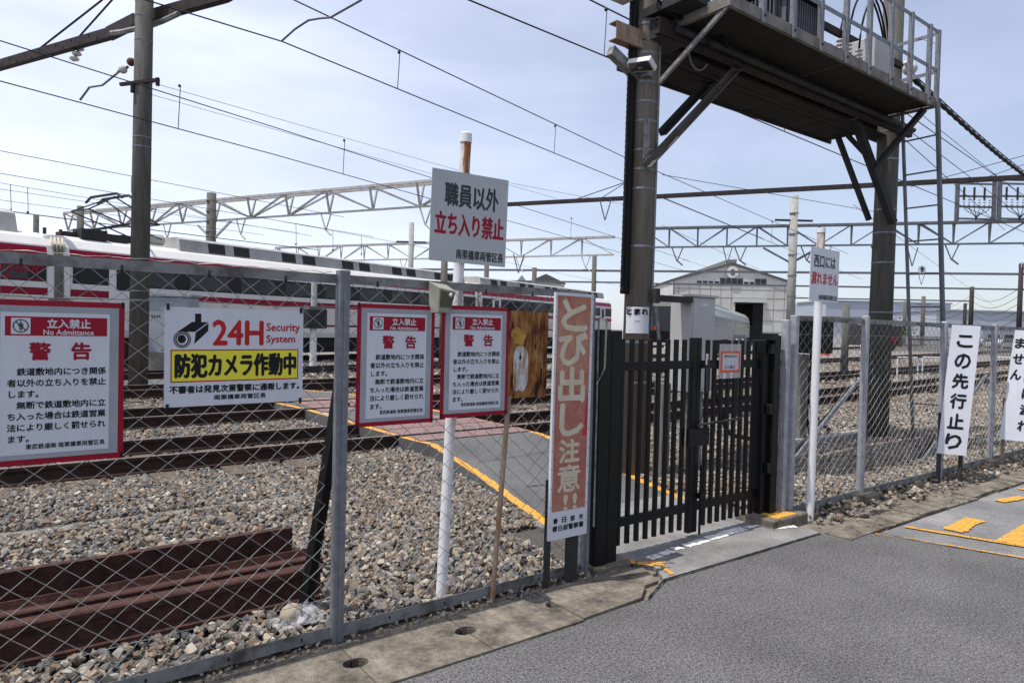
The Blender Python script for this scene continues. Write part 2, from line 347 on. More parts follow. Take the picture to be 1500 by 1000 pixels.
def bez(p, n=12):
    p = [Vector(q) for q in p]; return [p[0]*(1-t)**3+p[1]*3*t*(1-t)**2+p[2]*3*t*t*(1-t)+p[3]*t**3 for t in [i/n for i in range(n+1)]]
# ------------------------------------------------------------------ ground
def sheet(name, poly, z, mt, thick=None, label=None):
    b = MB(); b.add([(x, y, z) for x, y in poly], [tuple(range(len(poly)))]); return struct(name, b, mt)
sheet('ground', [(-400, 3.06), (1500, 3.06), (1500, 1500), (-400, 1500)], -.035, 'ground')
b = MB(); n1, n2 = 60, 26            # bumpy near ballast bed
xs = np.linspace(-6, 30, n1); ys = np.linspace(3.1, 15, n2)
vs = [(x, y, -.022+.012*math.sin(x*1.7+y)+.010*math.sin(y*2.3-x*.8)) for y in ys for x in xs]
b.add(vs, [(j*n1+i, j*n1+i+1, (j+1)*n1+i+1, (j+1)*n1+i) for j in range(n2-1) for i in range(n1-1)])
struct('ballast_bed', b, 'ballast_bed')
sheet('road', [(-30, -30), (5.8, -30), (5.78, 1.6), (5.48, 2.53), (5.12, 2.755), (3.32, 2.77), (3.0, 2.63), (-30, 2.60)], 0.0, 'asphalt')
sheet('old_road', [(5.0, -30), (60, -30), (60, 2.52), (5.0, 2.52)], -.006, 'old_asphalt')
sheet('dirt_verge', [(5.0, 2.3), (60, 2.3), (60, 3.35), (5.0, 3.4)], -.018, 'dirt')
sheet('dirt_strip', [(-8, 3.052), (3.5, 3.052), (3.5, 3.2), (-8, 3.2)], -.016, 'dirt')
sheet('drain_shade_sheet', [(-30, 2.3), (5.0, 2.3), (5.0, 3.1), (-30, 3.1)], -.125, 'vent')  # dark sheet standing in for the shade inside the kerb drain holes
sheet('gutter_fill', [(2.9, 2.6), (3.42, 2.7), (3.42, 3.4), (2.9, 3.2)], -.02, 'dirt')
# gate apron: ramps up slightly
b = MB(); ap = [(3.30, 2.775), (3.9, 2.768), (4.5, 2.762), (5.10, 2.76), (5.16, 2.9), (5.02, 3.0), (5.0, 3.35), (5.2, 4.2), (3.36, 4.2), (3.28, 3.3), (3.42, 2.95)]
b.prism(ap, -.03, .010); struct('gate_apron', b, 'apron')
# painted edge lines
def ragged(pts, w, z, mt, name, j=.008, label=None, step=.04, thick=.003):
    b = MB(); P = [Vector((p[0], p[1], p[2] if len(p) > 2 else z)) for p in pts]; L_, R_ = [], []
    for k in range(len(P)-1):
        a, c = P[k], P[k+1]; n = max(1, int((c-a).length/step)); d = (c-a).normalized(); q = Vector((-d.y, d.x, 0)).normalized()
        for i in range(n+(k == len(P)-2)):
            p = a.lerp(c, i/n); w1 = w/2+random.uniform(-j, j); w2 = w/2+random.uniform(-j, j); L_.append(p+q*w1); R_.append(p-q*w2)
    n = len(L_); b.add(L_+R_, [(i, n+i, n+i+1, i+1) for i in range(n-1)])
    o = part(name, b, mt, None); o['kind'] = 'structure'; return o
ragged([(3.50, 3.07), (3.62, 3.085)], .075, .0145, 'roadwhite', 'road_marking', .010, step=.03)
ragged([(3.64, 3.09), (3.77, 3.10)], .07, .0145, 'roadwhite', 'road_marking', .012, step=.03)
ragged([(3.80, 3.11), (3.88, 3.115)], .06, .0145, 'roadwhite', 'road_marking', .015, step=.02)
ragged([(3.93, 3.11), (4.19, 3.13)], .08, .0145, 'roadwhite', 'road_marking', .010, step=.03)
ragged([(4.21, 3.13), (4.68, 3.15)], .085, .0145, 'roadwhite', 'road_marking', .008, step=.04)
ragged([(4.71, 3.15), (4.92, 3.13)], .05, .0145, 'roadwhite', 'road_marking', .010, step=.03)
ragged([(4.86, 3.04), (5.09, 2.95)], .06, .0145, 'roadwhite', 'road_marking', .012, step=.03)
ragged([(3.30, 3.25), (3.34, 3.14), (3.37, 3.06)], .07, .0155, 'roadyellow', 'road_marking', .014, step=.02)
ragged([(3.36, 3.05), (3.47, 2.99), (3.50, 2.94)], .09, .0155, 'roadyellow', 'road_marking', .02, step=.02)
ragged([(3.47, 2.93), (3.42, 2.84), (3.40, 2.79)], .035, .0155, 'roadyellow', 'road_marking', .01, step=.02)
# yellow lettering and lines on the old road (its own end of the street)
for a, c, w in ((G(1282, 781), G(1500, 817), .022), (G(1325, 771), G(1500, 800), .05), (G(1395, 777), G(1428, 760), .14)):
    a2 = a+(c-a)*0; c2 = c+(c-a)*(.6 if c.y < 2.1 else 0)
    ragged([(a2.x, a2.y), (c2.x, c2.y)], w, .0035 if c.y > 2.1 else .004, 'roadyellow', 'road_marking', .006 if w < .1 else .015)
bx = [G(1458, 792), G(1500, 800), G(1560, 790), G(1500, 768)]
b = MB(); b.quad(*[(p.x, p.y, .0065) for p in (G(1458, 792), G(1530, 806), G(1570, 775), G(1500, 768))]); struct('road_marking', b, 'roadyellow')
ragged([tuple(G(1462, 734))[:2], tuple(G(1500, 728))[:2]], .10, .0045, 'roadyellow', 'road_marking', .01)
ragged([tuple(G(1492, 716))[:2], tuple(G(1530, 717))[:2]], .08, .0045, 'roadyellow', 'road_marking', .01)
# dark tar joint between the new patch and the apron
ragged([(2.98, 2.615), (3.30, 2.762), (3.9, 2.757), (5.11, 2.750)], .012, .0125, 'rubber', 'road_joint', .003, step=.03)
ragged([(5.50, 2.53), (5.66, 2.0), (5.80, 1.6), (5.81, -3)], .012, .0052, 'rubber', 'road_joint', .003, step=.05)
# kerb: L-gutter blocks with drain notches at the joints
kroot = bpy.data.objects.new('kerb', None); COL.objects.link(kroot); kroot['kind'] = 'structure'
def kblock(x0, x1, y0, y1, nx=.058, ny=.045, nyc=2.85, z1=.014, jit=0):
    def arc(cx, s):
        return [(cx+s*nx*math.sin(t), nyc+(-s)*ny*-math.cos(t)*-1) for t in [math.pi*k/6 for k in range(7)]]
    right = [(x1-nx*math.sin(t), nyc-ny*math.cos(t)) for t in [math.pi*k/6 for k in range(7)]]
    left = [(x0+nx*math.sin(t), nyc+ny*math.cos(t)) for t in [math.pi*k/6 for k in range(7)]]
    poly = [(x0, y0), (x1, y0+jit)]+right+[(x1, y1), (x0, y1)]+left
    b = MB(); b.prism(poly, -.12, z1+random.uniform(-.004, .004)); return part('kerb_block', b, 'kerb', kroot)
js = [-2.85+.5925*k for k in range(10)]   # joints at ... 1.30, 1.89, 2.48
for a, c in zip(js[:-1], js[1:]): kblock(a+.003, c-.003, 2.60+random.uniform(-.01, .01), 3.05)
b = MB(); b.prism([(2.486, 2.62), (2.95, 2.64), (3.12, 2.76), (2.93, 3.03), (2.486, 3.05)], -.12, .016); part('kerb_block', b, 'kerb', kroot)
b = MB(); b.prism([(3.14, 2.78), (3.27, 2.79), (3.36, 3.0), (3.25, 3.08), (2.97, 3.04)], -.1, .003); part('kerb_block', b, 'kerb', kroot)
b = MB(); b.bbox((3.02, 3.07, -.08), (3.33, 3.30, .035)); part('kerb_block', b, 'kerb', kroot)
x = 5.14
while x < 30:
    w = .6; dy = random.uniform(-.015, .015); b = MB()
    b.prism([(x, 2.54+dy), (x+w-.012, 2.54+dy+random.uniform(-.02, .02)), (x+w-.012, 2.75+dy+random.uniform(-.03, .02)), (x, 2.75+dy+random.uniform(-.03, .03))], -.12, .012+random.uniform(-.004, .005)); part('kerb_block', b, 'kerb', kroot); x += w
# footing blocks under gate post and fence posts
b = MB(); b.bbox((4.86, 3.0, -.05), (5.36, 3.36, .075)); gb = part('footing_block', b, 'kerb', kroot)
b = MB(); b.add([(4.93, 3.03, .0775), (5.24, 3.03, .0775), (5.20, 3.15, .0775), (4.96, 3.20, .0775)], [(0, 1, 2, 3)]); part('paint_patch', b, 'roadyellow', kroot)
for xx in (6.52, 9.75): 
    b = MB(); b.bbox((xx-.13, 3.02, -.05), (xx+.13, 3.26, .07)); part('footing_block', b, 'kerb', kroot)
# concrete strip (cable trough lids) in the ballast, slab by the right pole
tr = bpy.data.objects.new('cable_trough', None); COL.objects.link(tr); tr['kind'] = 'structure'
for k in range(12):
    x0 = -5+k*.62
    if x0 > 2.0: break
    b = MB(); b.box((x0, 5.80+random.uniform(-.01, .01), -.05), (x0+.61, 5.98, .010+random.uniform(-.004, .004))); part('trough_lid', b, 'trough', tr)
b = MB(); b.box((8.0, 5.15, -.05), (11.4, 5.33, .05)); solo('concrete_strip', b, 'slab', 'pale concrete strip in the ballast beside the right platform pole', 'concrete strip')
# ------------------------------------------------------------------ tracks
RP = [(-.0635, 0), (.0635, 0), (.0635, .012), (.012, .027), (.0085, .105), (.0325, .118), (.0325, .146), (.026, .153), (-.026, .153), (-.0325, .146), (-.0325, .118), (-.0085, .105), (-.012, .027), (-.0635, .012)]
def track(fn, x0, x1, label, sleepers=True, z=0., sl_x1=20, stepx=2.0):
    z = z+.03; t = thing('railway_track', label, 'railway track', ((x0+x1)/2*0+max(x0, 0), fn(max(x0, 0)), 0))
    xs_ = np.arange(x0, x1, stepx)
    def off(x, o):
        d = Vector((1, (fn(x+.5)-fn(x-.5)), 0)).normalized(); return Vector((x, fn(x), z))+Vector((-d.y, d.x, 0))*o
    for o in (-.5335, .5335):
        b = MB(); P = [off(x, o) for x in xs_]; b.sweep(RP, P); r_ = part('rail', b, 'railside', t)
        b = MB(); b.sweep([(-.031, .1535), (.031, .1535), (.031, .1555), (-.031, .1555)], P); part('rail_head', b, 'railtop', r_)
    if sleepers:
        q = np.arange(max(x0, -4), min(x1, sl_x1), .66); proto = None
        for x in q:
            if 3.5 < x < 6 and fn(x) < 14: continue
            d = Vector((1, (fn(x+.5)-fn(x-.5)), 0)).normalized()
            if proto is None:
                b = MB(); b.box((-.11, -1.05, -.1), (.11, 1.05, -.004)); proto = b.mesh('sleeper', M['sleeper'])
            s_ = bpy.data.objects.new('sleeper', proto); COL.objects.link(s_); s_.parent = t
            s_.location = Vector((x, fn(x), z))-t.location; s_.rotation_euler = (0, 0, math.atan2(d.y, d.x))
    return t
def bend(v0, sl, xb, w=4.):
    def f(x):
        u = (x-xb)/w
        return v0+sl*w*(math.log1p(math.exp(u)) if u < 30 else u)
    return f
T1 = bend(8.02, .10, 14); T2 = bend(11.0, .11, 12); T3 = bend(14.6, .16, 6, 6); T4 = bend(18.0, .27, 2, 6)
T5 = lambda x: 22.75+.385*x
track(T1, -8, 120, 'rusty track nearest the fence running under the crossing walkway')
track(T2, -8, 140, 'second track from the fence, behind the nearest one')
track(T3, -8, 140, 'third track from the fence, in front of the small point lamp', sl_x1=14)
track(T4, -8, 130, 'fourth track from the fence, just in front of the parked train', False)
track(T5, -20, 90, 'far track under the white and red train', False)
T6 = lambda x: 12.0+.62*(x-12)
track(T6, 30, 88, 'track leading to the open door of the engine shed', False)
# ------------------------------------------------------------------ crossing walkway
wk = [(3.36, 3.9, .004), (3.60, 4.8, .02), (3.78, 5.6, .07), (4.0, 6.9, .15), (3.92, 7.45, .158), (3.88, 8.6, .158), (3.84, 10.6, .158), (3.55, 12.6, .158), (3.2, 14.3, .10), (2.75, 16.2, .05), (1.6, 20., .03)]
wr = [(5.05, 3.9, .004), (5.28, 4.8, .02), (5.5, 5.6, .07), (5.72, 6.9, .15), (5.72, 7.45, .158), (5.72, 8.6, .158), (5.66, 10.6, .158), (5.45, 12.6, .158), (5.1, 14.3, .10), (4.7, 16.2, .05), (3.7, 20., .03)]
b = MB(); n = len(wk)
b.add(wk+wr+[(p[0], p[1], -.1) for p in wk]+[(p[0], p[1], -.1) for p in wr],
      [(i, n+i, n+i+1, i+1) for i in range(n-1)]+[(i, i+1, 2*n+i+1, 2*n+i) for i in range(n-1)]+[(n+i+1, n+i, 3*n+i, 3*n+i+1) for i in range(n-1)])
struct('walkway', b, 'path')
for side, pts in ((0, wk), (1, wr)):
    q = [(p[0]+(.05 if side == 0 else -.05), p[1], p[2]+.004) for p in pts[:-1]]
    ragged(q, .09, 0, 'roadyellow', 'edge_line', .010, step=.05)
ragged([(4.0, 5.05, .045), (4.35, 4.98, .042), (4.7, 5.12, .046), (5.2, 5.02, .045)], .014, 0, 'rubber', 'path_crack', .005, step=.04)
cw = thing('crossing_deck', 'reddish crossing panels laid between the rails of the walkway', 'crossing', (4.8, 9.5, .16))
for fn in (T1, T2):
    c0 = fn(4.8)
    for a0, a1 in ((-.49, -.02), (.02, .49), (.58, .95), (-.95, -.58)):
        for k in range(2):
            xa = 4.02+k*.84; b = MB(); b.box((xa, c0+a0, .05), (xa+.82, c0+a1, .168)); part('crossing_panel', b, 'panel_pink', cw)
b = MB(); b.box((3.9, 9.2, .0), (3.99, 10.0, .17)); part('edge_stone', b, 'slab', cw)
# ------------------------------------------------------------------ ballast stones (stuff)
lib = bpy.data.collections.new('ballast_library')
for k in range(9):
    bm = bmesh.new(); rr = np.random.default_rng(100+k)
    for i in range(13):
        d = rr.normal(size=3); d /= np.linalg.norm(d); d *= np.array([1, rr.uniform(.65, .95), rr.uniform(.5, .75)])*rr.uniform(.8, 1.1); bm.verts.new(d*.5)
    bmesh.ops.convex_hull(bm, input=bm.verts)
    for v in [v for v in bm.verts if not v.link_faces]: bm.verts.remove(v)
    me = bpy.data.meshes.new('ballast_stone'); bm.to_mesh(me); bm.free(); me.materials.append(M['stone'])
    o = bpy.data.objects.new('ballast_stone', me); lib.objects.link(o)
def inpoly_walk(x, y):
    yy = np.array([p[1] for p in wk]); lx = np.interp(y, yy, [p[0] for p in wk]); rx = np.interp(y, yy, [p[0] for p in wr])
    return (x > lx-.02) & (x < rx+.02) & (y > 3.2) & (y < 20)
def inview(x, y, mrg=.12):
    Z = x*.6+y*.8; X = x*.8-y*.6; return (Z > .5) & (np.abs(X/Z) < .75+mrg)
P_ = []
def scatter(x0, x1, y0, y1, dens, s0, s1, zj=.02, avoid=True, zfn=None):
    n = int((x1-x0)*(y1-y0)*dens); x = rng.uniform(x0, x1, n); y = rng.uniform(y0, y1, n); k = inview(x, y)
    if avoid:
        k &= ~inpoly_walk(x, y)
        k &= ~((x < 1.5) & (y > 3.62) & (y < 4.6))
        k &= ~((x > 2.98) & (x < 5.3) & (y < 4.1))
        for fn in (T1, T2, T3):
            f = np.array([fn(a) for a in x]); e = np.abs(y-f); k &= ~(((e > .475) & (e < .592)))
        k &= ~((np.abs(y-5.89) < .065) & (x < 2.1)); k &= ~((np.abs(y-5.24) < .12) & (x > 7.9) & (x < 11.5))
    x, y = x[k], y[k]; s = rng.uniform(s0, s1, len(x))*rng.choice([.7, 1, 1, 1.25], len(x))
    z = rng.uniform(-zj, zj*.5, len(x))+.012*np.sin(x*1.7+y)+.01*np.sin(y*2.3-x*.8)+s*.12
    f1 = np.array([min(abs(b_-T1(a)), abs(b_-T2(a))) for a, b_ in zip(x, y)]); z -= np.where(f1 < .46, .015, 0)
    z += np.where(y > 6.6, 0, .012)
    P_.append(np.stack([x, y, z, s], 1))
scatter(-1, 10, 3.2, 7.4, 1250, .036, .064)
scatter(10, 20, 3.2, 7.4, 330, .055, .085)
scatter(-3, 20, 7.4, 14.5, 400, .048, .076)
scatter(-6, 32, 14.5, 26, 62, .10, .16, avoid=True)
scatter(5.3, 14, 2.80, 3.2, 260, .02, .07, avoid=False)
scatter(-1, 3, 3.0, 3.2, 900, .010, .035, avoid=False)
scatter(-1, 3.2, 2.75, 3.05, 60, .006, .016, avoid=False, zj=.002)
scatter(5.2, 12, 2.5, 2.9, 120, .008, .03, avoid=False, zj=.004)
scatter(20, 45, 6, 22, 40, .10, .16)
P = np.concatenate(P_); print('ballast', len(P))
def stones_gn(P, name):
    me = bpy.data.meshes.new(name); me.from_pydata(P[:, :3].tolist(), [], [])
    a = me.attributes.new('sc', 'FLOAT', 'POINT'); a.data.foreach_set('value', P[:, 3].astype(np.float32))
    o = bpy.data.objects.new(name, me); COL.objects.link(o); o['kind'] = 'stuff'
    me.materials.append(M['stone'])
    ng = bpy.data.node_groups.new('scatter_stones', 'GeometryNodeTree'); ng.interface.new_socket('Geometry', in_out='INPUT', socket_type='NodeSocketGeometry')
    ng.interface.new_socket('Geometry', in_out='OUTPUT', socket_type='NodeSocketGeometry')
    n = ng.nodes.new; l = ng.links.new; gi = n('NodeGroupInput'); go = n('NodeGroupOutput')
    ip = n('GeometryNodeInstanceOnPoints'); ci = n('GeometryNodeCollectionInfo'); ci.inputs['Collection'].default_value = lib
    ci.inputs['Separate Children'].default_value = True; ci.inputs['Reset Children'].default_value = True
    rv = n('FunctionNodeRandomValue'); rv.data_type = 'FLOAT_VECTOR'; rv.inputs[0].default_value = (0, 0, 0); rv.inputs[1].default_value = (.9, .9, 6.28)
    na = n('GeometryNodeInputNamedAttribute'); na.data_type = 'FLOAT'; na.inputs[0].default_value = 'sc'
    l(gi.outputs[0], ip.inputs['Points']); l(ci.outputs[0], ip.inputs['Instance']); ip.inputs['Pick Instance'].default_value = True
    l(rv.outputs[0], ip.inputs['Rotation']); l(na.outputs[0], ip.inputs['Scale']); l(ip.outputs[0], go.inputs[0])
    md = o.modifiers.new('scatter', 'NODES'); md.node_group = ng; return o
stones_gn(P, 'ballast_gravel')
# single stones that stand out
b = MB(); b.ball((0, 0, 0), (.062, .05, .055), 12, 8); b.v = [(x*(1+.12*math.sin(7*y*20)), y, z*(1+.1*math.cos(30*x))) for x, y, z in b.v]
b.v = [(x+1.20, y+3.42, z+.05) for x, y, z in b.v]
solo('round_stone', b, 'roundstone', 'smooth tan stone the size of a fist beside the foot of the black brace', 'stone', smooth=True)
bm = bmesh.new(); rr = np.random.default_rng(5)
for i in range(16): d = rr.normal(size=3); d /= np.linalg.norm(d); bm.verts.new((d[0]*.05+2.40, d[1]*.035+3.07, d[2]*.03+.03))
bmesh.ops.convex_hull(bm, input=bm.verts); me = bpy.data.meshes.new('flat_stone'); bm.to_mesh(me); bm.free(); me.materials.append(M['darksteel'])
o = bpy.data.objects.new('broken_stone', me); COL.objects.link(o); o['label'] = 'dark angular stone lying on the kerb between the rusty pole and the faded red sign'; o['category'] = 'stone'
# crumpled plastic bag
b = MB(); nn = 14; rr = np.random.default_rng(3)
pts = [[(1.10+.28*i/nn+rr.normal()*.006, 3.33+.16*j/nn+rr.normal()*.006, .02+.055*abs(rr.normal())*math.sin(math.pi*i/nn)*math.sin(math.pi*j/nn)+.005) for i in range(nn+1)] for j in range(nn+1)]
b.add([p for r_ in pts for p in r_], [(j*(nn+1)+i, j*(nn+1)+i+1, (j+1)*(nn+1)+i+1, (j+1)*(nn+1)+i) for j in range(nn) for i in range(nn)])
solo('plastic_bag', b, 'plastic', 'crumpled clear plastic bag on the ballast by the grey fence post', 'plastic bag')
# ------------------------------------------------------------------ pile of old rails
def steel(prof, x0, x1, y, z, rot, name, lab, mt='rust'):
    b = MB(); c, s = math.cos(rot), math.sin(rot); pr = [(o*c-q*s, o*s+q*c) for o, q in prof]
    b.sweep([(-o, q) for o, q in pr][::-1], [(x0, y, z), ((x0+x1)/2, y+.01, z), (x1, y, z)]); return solo(name, b, mt, lab, 'scrap rail')
steel([(o*1.05 if abs(o) > .04 else o*1.25, q*1.12) for o, q in RP], -4, 1.44, 3.66, .03, 0, 'old_rail', 'rusty rail lying upright at the front of the scrap pile behind the fence')
steel([(o*1.0, q*1.0) for o, q in RP], -4, 1.53, 3.93, .0, 0, 'old_rail', 'rusty rail second from the front of the scrap pile')
steel(RP, -4, 1.62, 4.22, .045, R(88), 'old_rail', 'rusty rail lying on its side in the middle of the scrap pile')
CH = [(-.03, 0), (.05, 0), (.05, .012), (-.018, .012), (-.018, .165), (.022, .165), (.022, .178), (-.03, .178)]
steel(CH, -4, 1.53, 4.40, .03, 0, 'steel_channel', 'rusty steel channel standing at the back of the scrap pile', 'rust')
b = MB(); b.box((-4, 4.22, .03), (1.5, 4.33, .05)); solo('steel_plate', b, 'rust', 'flat rusty strip between the channel and the rails of the scrap pile', 'steel strip')
# ------------------------------------------------------------------ chain-link fences
def fence(name, x0, x1, y, z0, z1, posts, label, lean=0., Wd=.115, Hh=.095, pw=.052):
    t = thing(name, label, 'fence', ((x0+x1)/2, y, 0))
    for (px, ph, kind) in posts:
        b = MB()
        if kind == 'c':     # open C channel facing right
            b.box((px-.026, y-.03, -.05), (px+.024, y-.024, ph)); b.box((px-.026, y-.024, -.05), (px-.020, y+.03, ph)); b.box((px+.018, y-.0235, -.05), (px+.024, y+.02, ph)); b.box((px-.008, y-.034, .0), (px+.006, y-.0302, ph-.02))
        else: b.bbox((px-pw/2, y-.03, -.05), (px+pw/2, y+.03, ph), .006)
        p = part('post', b, 'galv' if kind == 'c' else 'galv_light', t)
        for zz in (.62, 1.15):
            c = MB(); c.tube((px+.034, y-.008, zz), (px+.042, y-.008, zz), .007, n=6); part('bolt', c, 'darksteel', p)
    cuts = [x0]+[p[0] for p in posts if x0+.1 < p[0] < x1-.1]+[x1]
    for a, c in zip(cuts[:-1], cuts[1:]):
        b = MB(); b.box((a+.032, y-.004, z1-.043), (c-.032, y+.002, z1)); b.box((a+.032, y+.0025, z1-.006), (c-.032, y+.05, z1-.0002)); part('top_rail', b, 'rail_steel', t)
        b = MB(); b.box((a+.032, y-.004, z0), (c-.032, y+.002, z0+.058)); b.box((a+.032, y+.0025, z0), (c-.032, y+.05, z0+.006)); part('bottom_rail', b, 'rail_steel', t)
        A = Wd/2; n = int((c-a-.06)/A); nz_ = int((z1-z0-.04)/(Hh/2)); b = MB(); rr = .0013
        V_ = []; F_ = []; ph0 = random.uniform(0, 6)
        def warp(x, z): return x+.010*math.sin(x*2.1+z*3+ph0)+.004*math.sin(x*9+z*11+ph0), z+.007*math.sin(x*3.1+ph0)+.004*math.sin(x*12+z*7)
        for k in range(n):
            xk = a+.035+k*A; pr = None
            for j in range(nz_+1):
                right = (j+k) % 2; X_ = xk+(A if right else 0); Z_ = z0+.03+j*Hh/2
                X_, Z_ = warp(X_, Z_); Y_ = y+.006+(.0022 if right else -.0022)
                pt = Vector((X_, Y_, Z_))
                if pr is not None: b.beam(pr, pt, rr*2, rr*2, up=(0, 1, 0))
                pr = pt
        part('wire_mesh', b, 'wire_mesh', t, kind='stuff')
        # tension wires and ties
        for zz in (z0+.2, z1-.16):
            b = MB(); b.path([(a+.03+(c-a-.06)*i/6, y-.0065, zz+.006*math.sin(i*2.2)) for i in range(7)], .0017, 4); part('tension_wire', b, 'wire_mesh', t)
        k = 0; x = a+.18
        while x < c-.1:
            b = MB(); b.box((x-.004, y-.0065, z1-.045), (x+.004, y-.0042, z1-.022)); b.box((x-.007, y-.0065, z1-.050), (x+.007, y-.0042, z1-.042)); part('wire_tie', b, 'darksteel', t)
            b = MB(); b.box((x+.1, y-.0062, z0+.022), (x+.108, y-.004, z0+.036)); part('slot', b, 'ink', t); x += .33
    return t
FY = 3.15
fenceL = fence('chain_link_fence', -1.7, 2.98, FY, .01, 1.78, [(-.45, 1.79, 'b'), (1.33, 1.80, 'c'), (2.965, 1.76, 'c')], 'galvanised chain link fence left of the black gate, carrying the warning signs')
fenceR = fence('chain_link_fence', 5.31, 19.5, FY, .03, 1.70, [(5.19, 1.66, 'b'), (5.31, 1.70, 'b'), (6.52, 1.73, 'b'), (8.29, 1.72, 'b'), (9.75, 1.72, 'b'), (11.5, 1.7, 'b'), (13.2, 1.7, 'b'), (15, 1.7, 'b'), (17, 1.7, 'b')], 'grey chain link fence right of the black gate, running away along the road')
for (a, c, m1, m2) in (((6.50, 3.20, 1.1), (5.62, 3.62, .0), 'galv', 'rubber'), ((9.72, 3.2, 1.1), (8.95, 3.62, 0), 'galv', 'rubber')):
    b = MB(); b.beam(a, c, .028, .028); part('brace', b, m1, fenceR)
    b = MB(); b.beam((a[0]+.03, a[1]+.05, a[2]-.05), (c[0]+.03, c[1]+.05, c[2]), .03, .045); part('brace_flange', b, m2, fenceR)
# bent tie wire curled along the top rail (left part)
x = -1.0
b = MB(); pts = []
while x < 1.3:
    pts.append((x, FY+.012+.01*math.sin(x*40), 1.782+.007*abs(math.sin(x*23))+random.uniform(0, .004))); x += .02
b.path(pts, .0016, 4); part('loose_wire', b, 'wire_mesh', fenceL)
b = MB(); b.beam((1.345, 3.23, 1.24), (1.30, 3.55, .0), .012, .06); b.beam((1.375, 3.235, 1.24), (1.33, 3.555, .0), .055, .010)
solo('brace_post', b, 'rubber', 'black angle iron brace leaning against the tall grey fence post', 'brace')
# ------------------------------------------------------------------ signs
def plane_thing(name, label, cat, x, y, z, rot=0, tilt=0, side=0, group=None):
    o = thing(name, label, cat, (x, y, z), group, local=True); o.rotation_euler = (tilt, side, rot); return o
def lparts(root, items):
    for nm, mb, mt, lab in items: part(nm, mb, mt, root, lab)
_na = {}
def na_sign(x0, x1, z0, z1, y, label, side=0, rot=0):
    Wd, Hh = .45, .605
    t = plane_thing('warning_sign', label, 'warning sign', (x0+x1)/2, y, z0, rot=rot, side=side, group='red bordered no admittance signs')
    if not _na:
        X = lambda u: -Wd/2+u*Wd
        Z = lambda v: Hh-v*Hh
        b = MB(); b.box((X(0), -.006, 0), (X(1), 0, Hh)); _na['panel'] = (b.mesh('panel', M['red']))
        b = MB(); b.box((X(.045), -.0072, Z(.965)), (X(.955), -.006, Z(.035))); _na['border_band'] = b.mesh('band', M['signband'])
        b = MB(); b.box((X(.115), -.0082, Z(.935)), (X(.885), -.0072, Z(.075))); _na['white_face'] = b.mesh('face', M['sign'])
        b = MB(); b.box((X(.145), -.0090, Z(.215)), (X(.865), -.0082, Z(.100))); _na['header'] = b.mesh('header', M['red'])
        b = MB(); b.box((X(.185), -.0096, Z(.206)), (X(.315), -.0090, Z(.109))); _na['icon_plate'] = b.mesh('icon_plate', M['sign'])
        b = MB(); cx, cz = X(.25), Z(.1575); b.disc(cx, cz, .0245, -.0100, 28, .0205)
        d = .0215*.707; b.add([(cx-d-.0015, -.0101, cz+d-.0015), (cx-d+.0015, -.0101, cz+d+.0015), (cx+d+.0015, -.0101, cz-d+.0015), (cx+d-.0015, -.0101, cz-d-.0015)], [(0, 3, 2, 1)])
        _na['prohibition_mark'] = b.mesh('mark', M['ink_grey'])
        b = MB(); b.disc(cx, cz+.0135, .0035, -.0098, 10); b.box((cx-.005, -.0098, cz-.004), (cx+.005, -.0097, cz+.009)); b.box((cx-.0085, -.0098, cz-.003), (cx-.0062, -.0097, cz+.0085)); b.box((cx+.0062, -.0098, cz-.003), (cx+.0085, -.0097, cz+.0085))
        b.box((cx-.0045, -.0098, cz-.0165), (cx-.0006, -.0097, cz-.0042)); b.box((cx+.0006, -.0098, cz-.0165), (cx+.0045, -.0097, cz-.0042)); _na['pictogram'] = b.mesh('pictogram', M['ink'])
        b = MB(); txt(b, '立入禁止', X(.43), X(.74), Z(.168), Z(.112), -.0094, .0012); txt(b, 'No Admittance', X(.405), X(.765), Z(.209), Z(.178), -.0094, .0006)
        _na['header_lettering'] = b.mesh('lettering', M['sign'])
        b = MB(); txt(b, '警', X(.31), X(.455), Z(.362), Z(.258), -.0086, .0024); txt(b, '告', X(.605), X(.745), Z(.362), Z(.258), -.0086, .0024)
        _na['red_lettering'] = b.mesh('lettering', M['red'])
        b = MB(); p = (.865-.165)*Wd/11
        for k, s_ in enumerate(['　鉄道敷地内につき関係', '者以外の立ち入りを禁止', 'します。', '　無断で鉄道敷地内に立', 'ち入った場合は鉄道営業', '法により厳しく罰せられ', 'ます。']):
            cells(b, s_, X(.160), Z(.452+.0675*k), p, p*1.02, -.0086, .00085)
        txt(b, '東武鉄道㈱ 南栗橋車両管区長', X(.29), X(.855), Z(.905), Z(.873), -.0086, .0005)
        _na['body_lettering'] = b.mesh('lettering', M['ink'])
    k = (x1-x0)/Wd; kz = (z1-z0)/Hh
    for nm, me in _na.items():
        o = bpy.data.objects.new(nm, me); COL.objects.link(o); o.parent = t; o.scale = (k, 1, kz)
    for (u, w) in ((-1, 1), (1, 1), (-1, -1), (1, -1)):
        b = MB(); cx, cz = u*Wd/2*.97*k, (Hh/2+w*Hh/2*.97)*kz; b.box((cx-.004, -.0095, cz-.011), (cx+.004, -.006, cz+.013)); part('tie', b, 'ink', t)
    return t
na_sign(-.052, .400, .985, 1.605, FY-.012, 'large red bordered warning sign cut off by the left edge of the picture', side=0)
na_sign(1.400, 1.835, 1.035, 1.645, FY-.014, 'red bordered warning sign just right of the tall grey fence post')
na_sign(1.875, 2.318, 1.052, 1.655, FY-.022, 'red bordered warning sign beside the rusted plate, right under the solar lamp')
